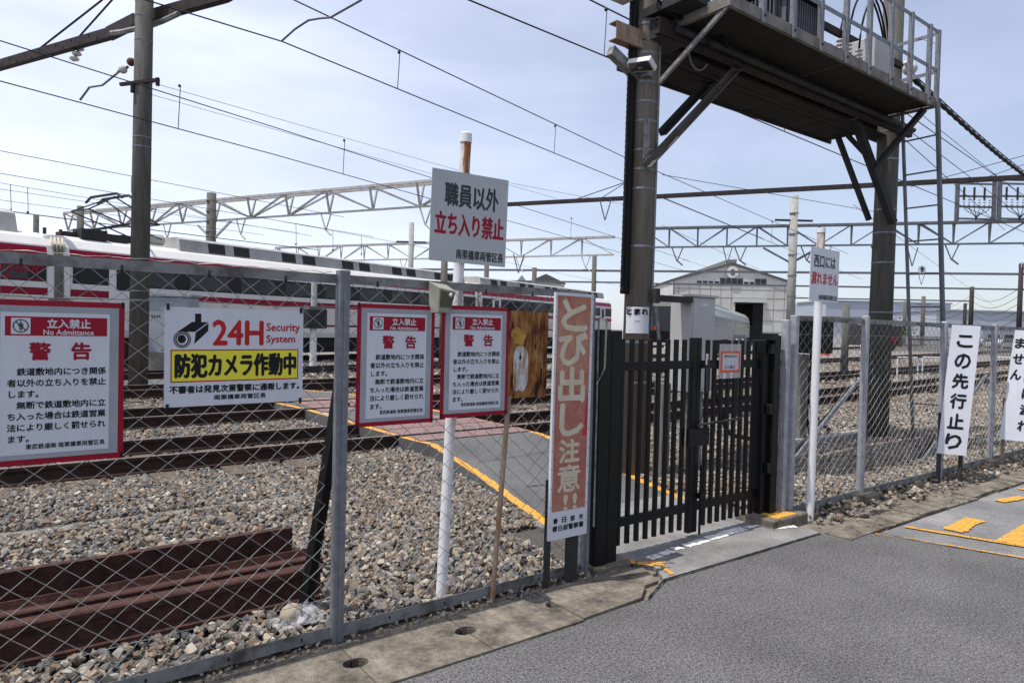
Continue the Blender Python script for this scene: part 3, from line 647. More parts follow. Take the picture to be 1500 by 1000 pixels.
# 24H camera sign
t = plane_thing('camera_sign', 'white security camera sign with a yellow band and a black camera drawing', 'sign', .84, FY-.012, 1.178, side=R(-.3))
Wd, Hh = .585, .42; X = lambda u: -Wd/2+u*Wd; Z = lambda v: Hh-v*Hh
b = MB(); b.box((X(0), -.005, 0), (X(1), 0, Hh)); part('panel', b, 'sign', t)
b = MB(); b.box((X(.04), -.0058, Z(.755)), (X(.962), -.005, Z(.425))); part('red_frame', b, 'orangered', t)
b = MB(); b.box((X(.048), -.0066, Z(.742)), (X(.954), -.0058, Z(.438))); part('yellow_band', b, 'yellow', t)
b = MB(); txt(b, '24H', X(.325), X(.685), Z(.375), Z(.125), -.0056, .0035); txt(b, 'Security', X(.712), X(.972), Z(.255), Z(.145), -.0056, .0012); txt(b, 'System', X(.712), X(.935), Z(.375), Z(.275), -.0056, .0012)
part('red_lettering', b, 'orangered', t)
b = MB(); txt(b, '防犯カメラ作動中', X(.072), X(.94), Z(.705), Z(.47), -.0072, .0042); txt(b, '不審者は発見次第警察に通報します。', X(.035), X(.972), Z(.865), Z(.79), -.0056, .0014); txt(b, '南栗橋車両管区長', X(.335), X(.712), Z(.945), Z(.893), -.0056, .0007)
part('black_lettering', b, 'ink', t)
b = MB(); yq = -.0056
b.quad((X(.200), yq, Z(.165)), (X(.200), yq, Z(.06)), (X(.242), yq, Z(.06)), (X(.242), yq, Z(.15)))
b.quad((X(.085), yq, Z(.245)), (X(.20), yq-.0001, Z(.245)), (X(.29), yq-.0001, Z(.145)), (X(.180), yq-.0001, Z(.145)))
b.quad((X(.195), yq, Z(.37)), (X(.29), yq-.0002, Z(.235)), (X(.292), yq-.0002, Z(.155)), (X(.205), yq-.0002, Z(.252)))
b.disc(X(.115), Z(.322), .034, yq-.0003, 28, .030, .036); b.disc(X(.115), Z(.322), .027, yq-.0003, 28, .022, .029); b.disc(X(.112), Z(.318), .016, yq-.0003, 20, .0, .018)
part('camera_drawing', b, 'ink', t)
for u in (.02, .98):
    for w, q in ((.0, .05), (1., .95)):
        c = MB(); c.box((X(u)-.005, -.012, Z(w)-.012), (X(u)+.005, -.005, Z(w)+.014)); part('clip', c, 'ink', t)
# white post with the staff-only sign
t = thing('sign_post', 'tall white post with rust streaked top standing behind the two warning signs', 'post', (2.02, 3.28, 0))
top = Vector((2.10, 3.28, 2.63)); bot = Vector((2.00, 3.28, -.05)); mid = bot.lerp(top, .85)
b = MB(); b.tube(bot, mid, .030, n=20); part('lower_tube', b, 'polepaint', t, smooth=False)
b = MB(); b.tube(mid, top-Vector((0, 0, .05)), .0305, n=20); part('rusty_top', b, 'whitepost', t)
b = MB(); b.tube(top-Vector((0.001, 0, .05)), top, .034, n=20); b.ball(top, (.034, .034, .012), 14, 6); part('cap', b, 'polepaint', t)
t = plane_thing('staff_sign', 'greyish white board on the tall white post with black and red lettering', 'sign', 2.095, 3.225, 1.895, rot=R(-7), side=R(1.2))
Wd, Hh = .475, .50; X = lambda u: -Wd/2+u*Wd; Z = lambda v: Hh-v*Hh
b = MB(); b.box((X(0), -.004, 0), (X(1), 0, Hh)); part('panel', b, 'sign_grey', t)
b = MB(); txt(b, '職員以外', X(.17), X(.87), Z(.385), Z(.13), -.0046, .0032); txt(b, '南栗橋車両管区長', X(.34), X(.965), Z(.955), Z(.85), -.0046, .0014); part('black_lettering', b, 'ink_grey', t)
b = MB(); txt(b, '立ち入り禁止', X(.06), X(.955), Z(.70), Z(.455), -.0046, .0036); part('red_lettering', b, 'red', t)
# rust plate on thin pole
t = plane_thing('rusted_sign', 'completely rusted sign plate with patches of yellow and white paint', 'sign', 2.475, 3.143, 1.135, side=R(.5))
b = MB(); rr = np.random.default_rng(9); n = 16; pl = []
w, h = .29, .505
for (ax, az, bx_, bz) in ((-w/2, 0, w/2, 0), (w/2, 0, w/2, h), (w/2, h, -w/2, h), (-w/2, h, -w/2, 0)):
    for i in range(n): f = i/n; pl.append((ax+(bx_-ax)*f+rr.normal()*.0018, az+(bz-az)*f+rr.normal()*.0018))
b.prismy(pl, -.003, .0); part('plate', b, 'rustplate', t)
def blob(cx, cz, rx, rz, y, seed, n=56, j=.12):
    r_ = np.random.default_rng(seed); b = MB(); ph = r_.uniform(0, 6.28, 6); P = []
    for i in range(n):
        a = 2*math.pi*i/n; k = 1+j*sum(math.sin((q+2)*a+ph[q])/(1+.4*q) for q in range(6)); sq = (abs(math.cos(a))**3.2+abs(math.sin(a))**3.2)**(-1/3.2)
        P.append((cx+rx*k*sq*math.cos(a)*.9, y, cz+rz*k*sq*math.sin(a)*.9))
    b.add(P, [tuple(range(n))]); return b
M['oldyellow'] = mat('old_yellow_paint', (.60, .38, .06), .7, col2=(.34, .16, .04), scale=12, detail=9)
M['oldwhite'] = mat('old_white_paint', (.60, .64, .64), .7, col2=(.34, .18, .07), scale=13, lo=.44, hi=.60, stretch=(2.2, 1, .5), detail=9)
M['darkrust'] = mat('dark_rust', (.05, .022, .014), .9)
part('yellow_paint', blob(-.075, .36, .055, .05, -.0036, 1), 'oldyellow', t)
part('white_paint', blob(-.055, .17, .058, .15, -.0038, 2, j=.035), 'oldwhite', t)
for i, (cx, cz, r_) in enumerate([(-.06, .24, .014), (.10, .12, .022), (.05, .30, .012), (.115, .33, .012), (-.12, .42, .014), (.07, .05, .03), (.0, .45, .01), (.12, .21, .016), (-.12, .1, .014)]): part('rust_spot', blob(cx, cz, r_*.42, r_*1.9, -.0042, 20+i, 30, .3), 'darkrust', t)
b = MB(); b.tube((2.245, 3.122, -.02), (2.35, 3.150, 1.15), .0155, n=10); solo('thin_post', b, 'rustpole', 'thin rusty pole under the rusted plate, in front of the fence', 'post', smooth=False)
# solar lamp
t = thing('solar_lamp', 'small solar floodlight clipped on the top rail of the fence', 'lamp', (1.87, 3.12, 1.62))
b = MB(); b.add([(1.80, 3.14, 1.775), (1.905, 3.14, 1.765), (1.905, 3.04, 1.725), (1.805, 3.04, 1.74), (1.805, 3.14, 1.61), (1.895, 3.14, 1.61), (1.885, 3.06, 1.615), (1.815, 3.06, 1.615)], [(0, 3, 2, 1), (4, 5, 6, 7), (3, 7, 6, 2), (0, 4, 7, 3), (1, 2, 6, 5), (0, 1, 5, 4)]); part('housing', b, 'solarbody', t)
b = MB(); b.add([(1.815, 3.0395, 1.728), (1.897, 3.0395, 1.715), (1.887, 3.0530, 1.640), (1.820, 3.0525, 1.640)], [(0, 3, 2, 1)]); part('lens', b, 'solarlens', t)
b = MB(); b.ball((1.875, 3.042, 1.705), .012, 10, 6); part('sensor', b, 'porcelain', t, smooth=True)
# faded vertical road sign
t = plane_thing('pop_out_sign', 'tall narrow faded red board with cream lettering beside the black gate', 'sign', 2.722, 3.03, .300, rot=R(0), side=R(.3))
Wd, Hh = .300, 1.455; X = lambda u: -Wd/2+u*Wd; Z = lambda v: Hh-v*Hh
b = MB(); b.box((X(0), -.006, 0), (X(1), .012, Hh)); part('panel', b, 'sign', t)
b = MB(); b.box((X(.05), -.0068, Z(.885)), (X(.93), -.006, Z(.012))); part('red_field', b, 'faded', t)
b = MB(); b.add([(X(.84), -.0072, Z(.55)), (X(.925), -.0072, Z(.55)), (X(.925), -.0072, Z(.42)), (X(.86), -.0072, Z(.44))], [(0, 1, 2, 3)]); b.add([(X(.80), -.0073, Z(.585)), (X(.925), -.0073, Z(.585)), (X(.925), -.0073, Z(.545)), (X(.80), -.0073, Z(.56))], [(0, 1, 2, 3)]); part('fresh_red_patch', b, 'deepred', t)
b = MB()
for ch, v0, v1, u0, u1, bd in (('と', .030, .150, .16, .82, .0085), ('び', .160, .292, .12, .84, .0085), ('出', .303, .440, .14, .80, .0085), ('し', .452, .578, .20, .80, .0085), ('注', .596, .688, .20, .72, .0055), ('意', .700, .808, .18, .76, .0045), ('!!', .822, .882, .34, .70, .003)):
    txt(b, ch, X(u0), X(u1), Z(v1), Z(v0), -.0080, bd)
part('cream_lettering', b, 'cream', t)
b = MB()
for k, ch in enumerate('春日部市'): txt(b, ch, X(.10+k*.225), X(.21+k*.225), Z(.934), Z(.912), -.0072, .0012)
txt(b, '春日部警察署', X(.08), X(.90), Z(.966), Z(.943), -.0072, .0011); part('small_lettering', b, 'ink', t)
for k in range(13):
    for u in (.02, .97):
        c = MB(); c.disc(X(u), Z(.02+.077*k), .0042, -.0071, 8); part('rivet', c, 'rustpole', t)
b = MB(); b.box((2.690, 3.045, -.05), (2.725, 3.075, .6)); part('sign_leg', MB().box((2.578-2.722, .015, -.345), (2.606-2.722, .045, .35)), 'darksteel', t)
b = MB(); b.box((2.875, 3.045, -.05), (2.955, 3.075, .6)); part('sign_leg', MB().box((2.745-2.722, .015, -.345), (2.825-2.722, .045, .35)), 'darksteel', t)
b = MB(); b.tube((3.005, 3.10, .3), (3.02, 3.12, 1.62), .006, n=6); b.path([(3.0, 3.09, 1.62), (3.03, 3.06, 1.60), (3.035, 3.07, 1.3), (3.0, 3.1, 1.2)], .006, 6); solo('loose_wire', b, 'galv_old', 'grey wire tied along the post left of the gate', 'wire')
# ------------------------------------------------------------------ gate
GY = 3.25
gt = thing('black_gate', 'black steel double gate with vertical bars and a padlocked bolt', 'gate', (4.15, GY, 0))
b = MB(); b.bbox((3.035, GY-.14, -.02), (3.135, GY+.06, 1.545), .006); b.bbox((3.141, GY-.135, -.02), (3.235, GY+.06, 1.54), .006); part('left_gate_post', b, 'black', gt)
def bar(x, z0=.075, z1=1.485, w=.034, d=.026, y=GY): 
    b = MB(); b.bbox((x-w/2, y-d/2, z0), (x+w/2, y+d/2, z1), .003); part('bar', b, 'black', gt)
for k in range(8): bar(3.375+k*.0925, z0=.078+.004*k*0)
for k in range(8): bar(4.295+k*.087)
for (a, c) in ((3.26, 4.17), (4.17, 5.0)):
    for zz in (1.30, .235):
        b = MB(); b.box((a, GY-.0145, zz-.03), (c-.003, GY+.0145, zz+.03)); part('gate_rail', b, 'black', gt)
b = MB(); b.bbox((4.10, GY-.022, .045), (4.148, GY+.022, 1.50), .004); part('stile', b, 'black', gt)
b = MB(); b.bbox((4.153, GY-.022, .045), (4.20, GY+.022, 1.50), .004); part('stile', b, 'black', gt)
b = MB(); b.bbox((3.262, GY-.025, .06), (3.30, GY+.025, 1.485), .004); part('stile', b, 'black', gt)
b = MB(); b.bbox((4.03, GY-.06, .70), (4.27, GY-.031, .83), .004); part('lock_box', b, 'black', gt)
b = MB(); b.tube((4.12, GY-.075, .86), (4.66, GY-.06, .875), .010, n=8); b.tube((4.30, GY-.08, .86), (4.30, GY-.08, .80), .008, n=6); b.tube((4.48, GY-.07, .87), (4.48, GY-.07, .81), .008, n=6); part('sliding_bolt', b, 'darksteel', gt)
b = MB(); b.tube((4.20, GY-.045, .03), (4.20, GY-.045, .55), .009, n=8); b.box((4.18, GY-.06, .3), (4.22, GY-.031, .34)); part('drop_bolt', b, 'black', gt)
b = MB(); b.bbox((4.225, GY-.062, 1.10), (4.255, GY-.031, 1.34), .003); part('latch_plate', b, 'darksteel', gt)
b = MB(); b.bbox((4.215, GY-.055, 1.30), (4.24, GY-.045, 1.38), .003); part('latch_tag', b, 'cabinet', gt)
b = MB(); b.bbox((4.955, GY-.06, .06), (5.03, GY+.06, 1.49), .004); part('stile', b, 'black', gt)
b = MB(); b.bbox((5.035, GY-.10, .06), (5.125, GY-.02, 1.53), .006); b.box((4.96, GY-.11, 1.49), (5.06, GY, 1.545)); part('right_gate_post', b, 'black', gt)
for zz in (.45, .93, 1.42):
    b = MB(); b.bbox((4.985, GY-.10, zz-.04), (5.034, GY-.061, zz+.04), .004); part('hinge', b, 'black', gt)
t = plane_thing('gate_notice', 'small notice with an orange frame in a clear sleeve hung on the gate', 'notice', 4.535, GY-.03, 1.20)
b = MB(); b.box((-.135, -.003, -.01), (.135, 0, .255)); part('clear_sleeve', b, 'plastic', t)
b = MB(); b.box((-.122, -.0045, .035), (.122, -.003, .200)); part('orange_frame', b, 'orange', t)
b = MB(); b.box((-.100, -.0055, .055), (.100, -.0045, .182)); part('paper', b, 'notice', t)
b = MB(); txt(b, '関係者以外', -.08, .08, .150, .172, -.0060, .0004); txt(b, '立入禁止', -.08, .06, .065, .090, -.0060, .0006); part('lettering', b, 'ink_grey', t)
# ------------------------------------------------------------------ right-hand signs
t = thing('sign_post', 'white painted post with rusty top in front of the mesh, right of the gate', 'post', (5.5, 3.05, 0))
wb = VP(1186, 762, 3.05); wb.z = -.05; wt = VP(1203, 334, 3.05); wm = wb.lerp(wt, .89)
b = MB(); b.tube(wb, wm, .032, n=16); part('lower_tube', b, 'polepaint', t)
b = MB(); b.tube(wm, wt-Vector((0, 0, .04)), .0325, n=16); part('rusty_top', b, 'whitepost', t)
b = MB(); b.tube(wt-Vector((0, 0, .04)), wt, .036, n=16); part('cap', b, 'polepaint', t)
wc = (VP(1185, 440, 3.005)+VP(1227, 444, 3.005))/2
t = plane_thing('west_exit_sign', 'square white board high on the white post right of the gate', 'sign', wc.x, 3.008, wc.z, rot=R(0), side=R(.5))
Wd, Hh = .452, .440; X = lambda u: -Wd/2+u*Wd; Z = lambda v: Hh-v*Hh
b = MB(); b.box((X(0), -.004, 0), (X(1), 0, Hh)); part('panel', b, 'sign', t)
b = MB(); txt(b, '西口には', X(.12), X(.86), Z(.365), Z(.145), -.0052, .0026); txt(b, '南栗橋車両管区長', X(.32), X(.96), Z(.965), Z(.87), -.0052, .0012); part('black_lettering', b, 'ink_grey', t)
b = MB(); txt(b, '渡れません', X(.05), X(.96), Z(.68), Z(.45), -.0052, .0030); part('red_lettering', b, 'orangered', t)
def board(name, label, tl, tr, bl, br, Zb, Zt, paint, th=.012):
    """standing board given by its four surveyed corners, two on the left edge, two on the right"""
    P0, P1, P2, P3 = DP(*bl, Zb[0]), DP(*br, Zb[1]), DP(*tr, Zt[1]), DP(*tl, Zt[0])
    t = thing(name, label, 'sign', P0, local=False)
    ex = ((P1-P0)+(P2-P3))/2; ez = ((P3-P0)+(P2-P1))/2; O = (P0+P1+P2+P3)/4-ex/2-ez/2; nrm = ex.cross(ez).normalized()
    if nrm.dot(Vector((0, 0, H))-O) < 0: nrm = -nrm
    def tp(mb): mb.v = [tuple(O+ex*x+ez*z+nrm*(-y)) for x, y, z in mb.v]; return mb
    b = MB(); b.box((0, 0, 0), (1, th, 1)); part('panel', tp(b), 'sign', t)
    paint(tp, t); return t, O, ex, ez, nrm
def pk(tp, t):
    b = MB()
    for k, ch in enumerate('この先行止り'):
        c = .125+.155*k; hh = .055 if k not in (0,) else .045; txt(b, ch, .24, .78, 1-c-hh, 1-c+hh, -.0015, (.022, .0055))
    b.v = [(x, y, z) for x, y, z in b.v]; part('black_lettering', tp(b), 'ink', t)
# boards: near edge and far edge distances measured from their legs on the ground
bd1 = board('dead_end_sign', 'narrow tall white board with black vertical lettering standing by the road', (1395, 475), (1437, 478), (1373, 664), (1415, 667), (7.30, 7.24), (7.45, 7.39), pk)
def pm(tp, t):
    b = MB()
    for k, ch in enumerate('ません'): c = .12+.145*k; txt(b, ch, .07, .42, 1-c-.045, 1-c+.045, -.0015, (.018, .0045))
    for k, ch in enumerate('西口には渡れ'): c = .14+.145*k; txt(b, ch, .55, .92, 1-c-.045, 1-c+.045, -.0015, (.018, .0045))
    part('black_lettering', tp(b), 'ink', t)
bd2 = board('no_way_sign', 'white board with vertical lettering cut off by the right edge of the picture', (1487, 483), (1530, 486), (1464, 643), (1507, 647), (8.36, 8.28), (8.58, 8.50), pm)
for px, py, Zz, lab in ((1378, 664, 7.34, 'left dark leg under the narrow white board'), (1410, 667, 7.28, 'right dark leg under the narrow white board'), (1472, 643, 8.40, 'rusty leg under the white board at the right edge')):
    a = DP(px, py-60, Zz+.06); g = DP(px-4, py+32, Zz); g.z = -.03; b = MB(); b.beam(g, a, .045, .03); part('leg', b, 'darksteel' if px < 1450 else 'rustpole', (bd1 if px < 1450 else bd2)[0])
# ------------------------------------------------------------------ poles
def pole(name, base, h, r0, r1, mt, label, bands=(), lean=(0, 0), group=None, parts=True, sub='pole_shaft'):
    t = thing(name, label, 'pole', base, group); B = Vector(base); T = B+Vector((lean[0], lean[1], h))
    b = MB(); b.tube(B-Vector((0, 0, .1)), T, r0, r1, n=24 if r0*900/max(4, B.length) > 8 else 10, cap=True); o = part(sub, b, mt, t)
    o.data.polygons.foreach_set('use_smooth', [len(p.vertices) == 4 for p in o.data.polygons])
    for z in bands:
        f = z/h; c = B.lerp(T, f); r_ = r0+(r1-r0)*f+.004; b = MB(); b.tube(c-Vector((0, 0, .011)), c+Vector((0, 0, .011)), r_, n=20); part('steel_band', b, 'galv', t)
    return t, B, T
cp, cB, cT = pole('concrete_pole', (5.38, 5.0, 0), 9.5, .142, .118, 'concrete_rust', 'thick stained concrete pole behind the gate holding the near end of the overhead platform', (1.42, 2.42, 3.02, 3.22, 3.42, 3.72, 3.92, 4.12, 4.42, 4.72, 5.0), lean=(.08, .0))
rp_, rB, rT = pole('concrete_pole', (10.70, 4.96, 0), 9.5, .172, .130, 'concrete_dark', 'dark concrete pole holding the far end of the overhead platform', (1.9, 2.65, 3.1, 3.45, 4.2, 4.62, 5.3, 5.9), lean=(.12, 0))
lp_, lB, lT = pole('concrete_pole', (2.33, 16.2, 0), 11, .19, .165, 'concrete_dark', 'dark concrete pole standing among the tracks in front of the train', (1.9, 2.1, 5.1, 5.3, 7.3, 7.8, 8.1, 8.6), lean=(.04, 0))
# things strapped to the near platform pole
def along(B, T, z): return B.lerp(T, z/(T.z-B.z))
b = MB(); pts = [along(cB, cT, z)+Vector((-.18, .02, 0)) for z in np.arange(1.92, 5.6, .03)]
b.path(pts, [.044+(.004 if i % 2 else 0) for i in range(len(pts))], 10); solo('cable_conduit', b, 'rubber', 'black corrugated conduit running up the left side of the near platform pole', 'conduit', smooth=True)
b = MB(); pts = [along(cB, cT, z)+Vector((-.25, -.01, 0)) for z in np.arange(2.0, 5.6, .3)]; b.path(pts, .016, 8)
solo('cable', b, 'rubber', 'thin black cable beside the corrugated conduit on the near platform pole', 'cable')
b = MB(); b.path([along(cB, cT, z)+Vector((.135-.004*z, -.08, 0)) for z in np.arange(1.55, 4.6, .5)], .021, 8); solo('steel_conduit', b, 'galv', 'thin galvanised pipe running up the right side of the near platform pole', 'conduit')
c = along(cB, cT, 3.3)
b = MB(); b.beam(c+Vector((-.075, -.125, .0)), c+Vector((-.07, -.125, .42)), .10, .006, up=(0, 1, 0)); solo('number_plate', b, 'galv_old', 'pale narrow plate strapped on the near platform pole', 'plate')
# floodlight
fl = thing('floodlight', 'white framed floodlight fixed on the near platform pole', 'floodlight', (5.48, 4.75, 4.2))
b = MB(); q = [DP(918, 93, 7.0), DP(951, 88, 6.85), DP(960, 104, 6.95), DP(921, 107, 7.1)]; nn_ = (q[1]-q[0]).cross(q[3]-q[0]).normalized()*-.06
b.add([p for p in q]+[p-nn_ for p in q], [(0, 1, 2, 3), (7, 6, 5, 4), (0, 4, 5, 1), (1, 5, 6, 2), (2, 6, 7, 3), (3, 7, 4, 0)]); part('housing', b, 'whitepaint', fl)
cc = sum(q, Vector())/4; toward = (Vector((0, 0, H))-cc).normalized()*.004
b = MB(); b.add([cc+(p-cc)*.86+toward+Vector((0,0,-.002)) for p in q], [(0, 1, 2, 3)]); part('lens', b, 'lampglass', fl)
b = MB(); b.beam(cc, along(cB, cT, cc.z)+Vector((0, -.1, -.03)), .03, .03); b.box(tuple(cc+Vector((.10, -.01, -.06))), tuple(cc+Vector((.19, .07, .05)))); part('bracket', b, 'galv', fl)
# tomare plate
t = thing('stop_plate', 'small white plate with black lettering strapped on the near platform pole', 'sign', (5.38, 4.72, 1.55))
o_ = along(cB, cT, 1.66); fwd = Vector((-.6, -.8, 0)); rt = Vector((.8, -.6, 0))
def cyl_strip(u0, u1, z0, z1, r_, n=10):
    b = MB(); vs = []
    for i in range(n+1):
        a = (u0+(u1-u0)*i/n); d = fwd*math.cos(a)+rt*math.sin(a); vs += [o_+d*r_+Vector((0, 0, z0)), o_+d*r_+Vector((0, 0, z1))]
    b.add(vs, [(2*i, 2*i+2, 2*i+3, 2*i+1) for i in range(n)]); return b
part('plate', cyl_strip(-1.0, .80, -.15, .125, .150), 'sign', t)
def on_cyl(mb, r_): 
    def f(x, y, z): a = -.12+x/.142; d = fwd*math.cos(a)+rt*math.sin(a); return tuple(o_+d*(r_-y)+Vector((0, 0, z)))
    mb.v = [f(*p) for p in mb.v]; return mb
b = MB(); txt(b, 'とまれ', -.115, .115, .045, .105, -.001, .0045); part('lettering', on_cyl(b, .1515), 'ink', t)
b = MB(); b.quad((-.08, -.001, -.13), (.08, -.001, -.13), (.02, -.001, -.02), (-.02, -.001, -.02)); part('crossing_drawing', on_cyl(b, .1515), 'cabinet_blue', t)
# dark bracket arm to the right of the pole and grey cabinet
b = MB(); b.box((5.42, 4.84, 1.86), (6.11, 5.02, 1.92)); b.box((5.44, 4.78, 1.83), (5.50, 4.84, 1.98)); solo('bracket_arm', b, 'darksteel', 'dark flat bracket arm between the near platform pole and the grey cabinet', 'bracket')
b = MB(); b.beam((5.52, 4.86, 1.80), (5.57, 4.84, 1.45), .035, .02); solo('hanging_strap', b, 'galv_old', 'grey strap hanging off the bracket arm beside the stop plate', 'strap')
t = thing('relay_cabinet', 'tall light grey relay cabinet seen above and through the gate bars', 'cabinet', (6.42, 5.05, .5))
b = MB(); b.bbox((6.12, 4.86, .87), (6.12+.42, 5.16, 1.93), .006); cbm = part('body', b, 'cabinet', t)
b = MB(); b.box((6.10, 4.83, 1.93), (6.56, 5.18, 1.955)); part('lid', b, 'cabinet', t)
b = MB(); b.box((6.14, 4.852, .9), (6.52, 4.859, 1.915)); part('door', b, 'cabinet', t)
b = MB(); b.box((6.28, 4.849, 1.83), (6.38, 4.852, 1.86)); part('name_plate', b, 'sign', t)
b = MB(); b.box((6.115, 4.90, 1.36), (6.12, 4.99, 1.385)); part('yellow_tag', b, 'yellow', t)
b = MB(); b.box((6.2, 4.95, 0), (6.26, 5.01, .87)); part('stand_leg', b, 'galv_old', t)
b = MB(); b.box((6.42, 4.95, 0), (6.48, 5.01, .87)); part('stand_leg', b, 'galv_old', t)
for z_ in (1.0, 1.15):
    b = MB(); b.beam((5.18, 4.84, z_), (5.70, 4.86, z_), .03, .02); solo('pole_clamp', b, 'galv', ('lower' if z_ < 1.1 else 'upper')+' steel clamp round the near platform pole below the stop plate', 'clamp')
# concrete stub post beside the pole
b = MB(); b.bbox((5.50, 4.70, -.02), (5.63, 4.83, 1.0), .01); solo('concrete_post', b, 'concrete', 'short square concrete post right beside the near platform pole', 'post')
# ------------------------------------------------------------------ overhead platform
DZ = 4.72
pf = thing('overhead_platform', 'steel equipment platform carried high between two concrete poles', 'platform', (8, 4.7, DZ))
xs_ = [5.62, 6.75, 7.9, 9.05, 10.20]
for a, c in zip(xs_[:-1], xs_[1:]):
    b = MB(); b.box((a+.004, 4.13, DZ), (c-.004, 4.86, DZ+.012)); part('deck_panel', b, 'deck', pf)
    b = MB(); b.box((a+.004, 5.14, DZ-.19), (c-.004, 5.62, DZ-.18)); part('rear_panel', b, 'deck', pf)
b = MB(); b.box((5.62, 4.085, DZ-.04), (10.24, 4.128, DZ+.075)); part('front_fascia', b, 'deckrim', pf)
b = MB(); b.box((5.575, 4.085, DZ-.04), (5.617, 4.9, DZ+.075)); part('end_fascia', b, 'deckrim', pf)
b = MB(); b.box((10.205, 4.13, DZ-.04), (10.24, 4.9, DZ+.075)); part('end_fascia', b, 'deckrim', pf)
def chan(y0, y1, z0, z1, x0=5.3, x1=11.0, flip=False):
    b = MB(); yw = y1 if flip else y0; b.box((x0, min(yw, yw+(-.012 if flip else .012)), z0), (x1, max(yw, yw+(-.012 if flip else .012)), z1))
    b.box((x0, y0+.0125, z1-.014), (x1, y1-.0125, z1-.0005)); b.box((x0, y0+.0125, z0+.0005), (x1, y1-.0125, z0+.014)); return b
part('girder', chan(4.72, 4.80, DZ-.17, DZ-.004), 'beam', pf); part('girder', chan(5.10, 5.18, DZ-.19, DZ+.04, flip=True), 'beam', pf)
b = MB(); b.box((5.3, 4.92, DZ-.175), (11.0, 5.08, DZ-.165)); part('soffit_plate', b, 'deck', pf)
b = MB(); b.tube((5.5, 4.66, DZ-.10), (10.9, 4.66, DZ-.10), .035, n=10); part('conduit_pipe', b, 'darksteel', pf)
b = MB(); b.box((5.62, 5.60, DZ-.22), (10.3, 5.63, DZ-.10)); part('rear_edge_angle', b, 'beam', pf)
# railing
rx = [6.12+.545*k for k in range(8)]+[10.20]
rp0 = []
for k, x in enumerate(rx):
    b = MB(); b.box((x-.026, 4.062, DZ-.06), (x+.026, 4.083, DZ+1.0)); b.box((x-.026, 4.0835, DZ+.08), (x-.020, 4.115, DZ+1.0)); pz = part('railing_post', b, 'galv', pf)
    c = MB(); c.box((x-.01, 4.05, DZ+.0), (x+.01, 4.062, DZ+.02)); part('bolt', c, 'darksteel', pz)
for z in (.45, .97):
    b = MB(); b.box((5.62, 4.0835, DZ+z-.025), (10.175, 4.090, DZ+z+.025)); part('railing_bar', b, 'galv', pf)
    b = MB(); b.box((10.22, 4.085, DZ+z-.025), (10.227, 4.85, DZ+z+.025)); part('railing_bar', b, 'galv', pf)
b = MB(); b.box((10.2, 4.85, DZ), (10.25, 4.88, DZ+1.0)); part('railing_post', b, 'galv', pf)
b = MB(); b.beam((10.22, 4.10, DZ+.82), (10.22, 4.35, DZ+.98), .03, .006); part('railing_bar', b, 'galv', pf)
# struts
def strut(p0, p1, w, mt, name='strut'):
    b = MB(); b.angle(p0, p1, w, .01); part(name, b, mt, pf)
cq = lambda z: along(cB, cT, z)
strut(DP(966, 121, 7.0), (5.66, 4.10, DZ+.05), .055, 'galv_old')
strut(DP(944, 243, 7.02), DP(1078, 100, 7.85), .072, 'strut'); strut(DP(966, 195, 7.7), DP(1038, 118, 8.3), .08, 'darksteel')
rq = lambda z: along(rB, rT, z)
strut(DP(1312, 326, 10.1), DP(1256, 172, 9.7), .095, 'darksteel'); strut(DP(1275, 322, 10.5), DP(1222, 180, 10.3), .06, 'darksteel')
strut(DP(1281, 246, 9.95), DP(1354, 160, 9.5), .10, 'darksteel'); strut(DP(1270, 226, 10.6), DP(1233, 186, 10.1), .05, 'darksteel')
# transformer
t = thing('transformer', 'dark finned transformer standing on the overhead platform', 'transformer', (6.9, 4.55, DZ))
b = MB(); b.bbox((6.62, 4.22, DZ+.03), (7.42, 4.80, DZ+.50), .03); part('tank', b, 'darksteel', t)
fin = MB(); fin.box((-.006, -.05, 0), (.006, .0, .38)); fm = fin.mesh('fin', M['truss_grey'])
for k in range(17):
    o = bpy.data.objects.new('fin', fm); COL.objects.link(o); o.parent = t; o.location = (6.66+k*.045-6.9, 4.219-4.55, .07)
fin = MB(); fin.box((-.05, -.006, 0), (0, .006, .38)); fm2 = fin.mesh('fin', M['truss_grey'])
for k in range(12):
    o = bpy.data.objects.new('fin', fm2); COL.objects.link(o); o.parent = t; o.location = (6.619-6.9, 4.26+k*.045-4.55, .07)
b = MB(); b.bbox((6.58, 4.17, DZ+.505), (7.46, 4.85, DZ+.54), .01); part('lid', b, 'darksteel', t)
t = thing('switch_cabinet', 'pale switch cabinet on the platform in front of the far pole', 'cabinet', (9.2, 4.5, DZ))
b = MB(); b.bbox((8.92, 4.32, DZ+.02), (9.46, 4.75, DZ+.66), .008); part('body', b, 'cabinet', t)
for z in (.12, .26, .40):
    b = MB(); b.box((8.962, 4.50, DZ+z), (8.979, 4.55, DZ+z+.06)); part('hinge', b, 'galv', t)
t = thing('insulator_rack', 'galvanised channel rack with white insulators beside the switch cabinet', 'insulator', (8.3, 4.5, DZ+.2))
b = MB(); b.box((7.95, 4.40, DZ+.24), (8.95, 4.45, DZ+.33)); part('channel', b, 'truss_grey', t)
for x in (8.25, 8.45, 8.72):
    for z in (.34, .39, .44):
        b = MB(); b.ball((x, 4.42, DZ+z), (.05, .05, .02), 10, 6); part('insulator_disc', b, 'porcelain', t, smooth=True)
    b = MB(); b.path(bez([(x, 4.42, DZ+.46), (x+.05, 4.42, DZ+1.35), (x+1.2, 4.6, DZ+1.9), (10.45, 4.85, DZ+.7)], 16), .014, 6); part('cable', b, 'rubber', t, smooth=True)
b = MB(); b.beam((6.8, 4.9, DZ+.9), (11.0, 4.8, DZ+.86), .05, .09); solo('cross_arm', b, 'beam', 'brown steel arm above the platform running to the far pole', 'beam')
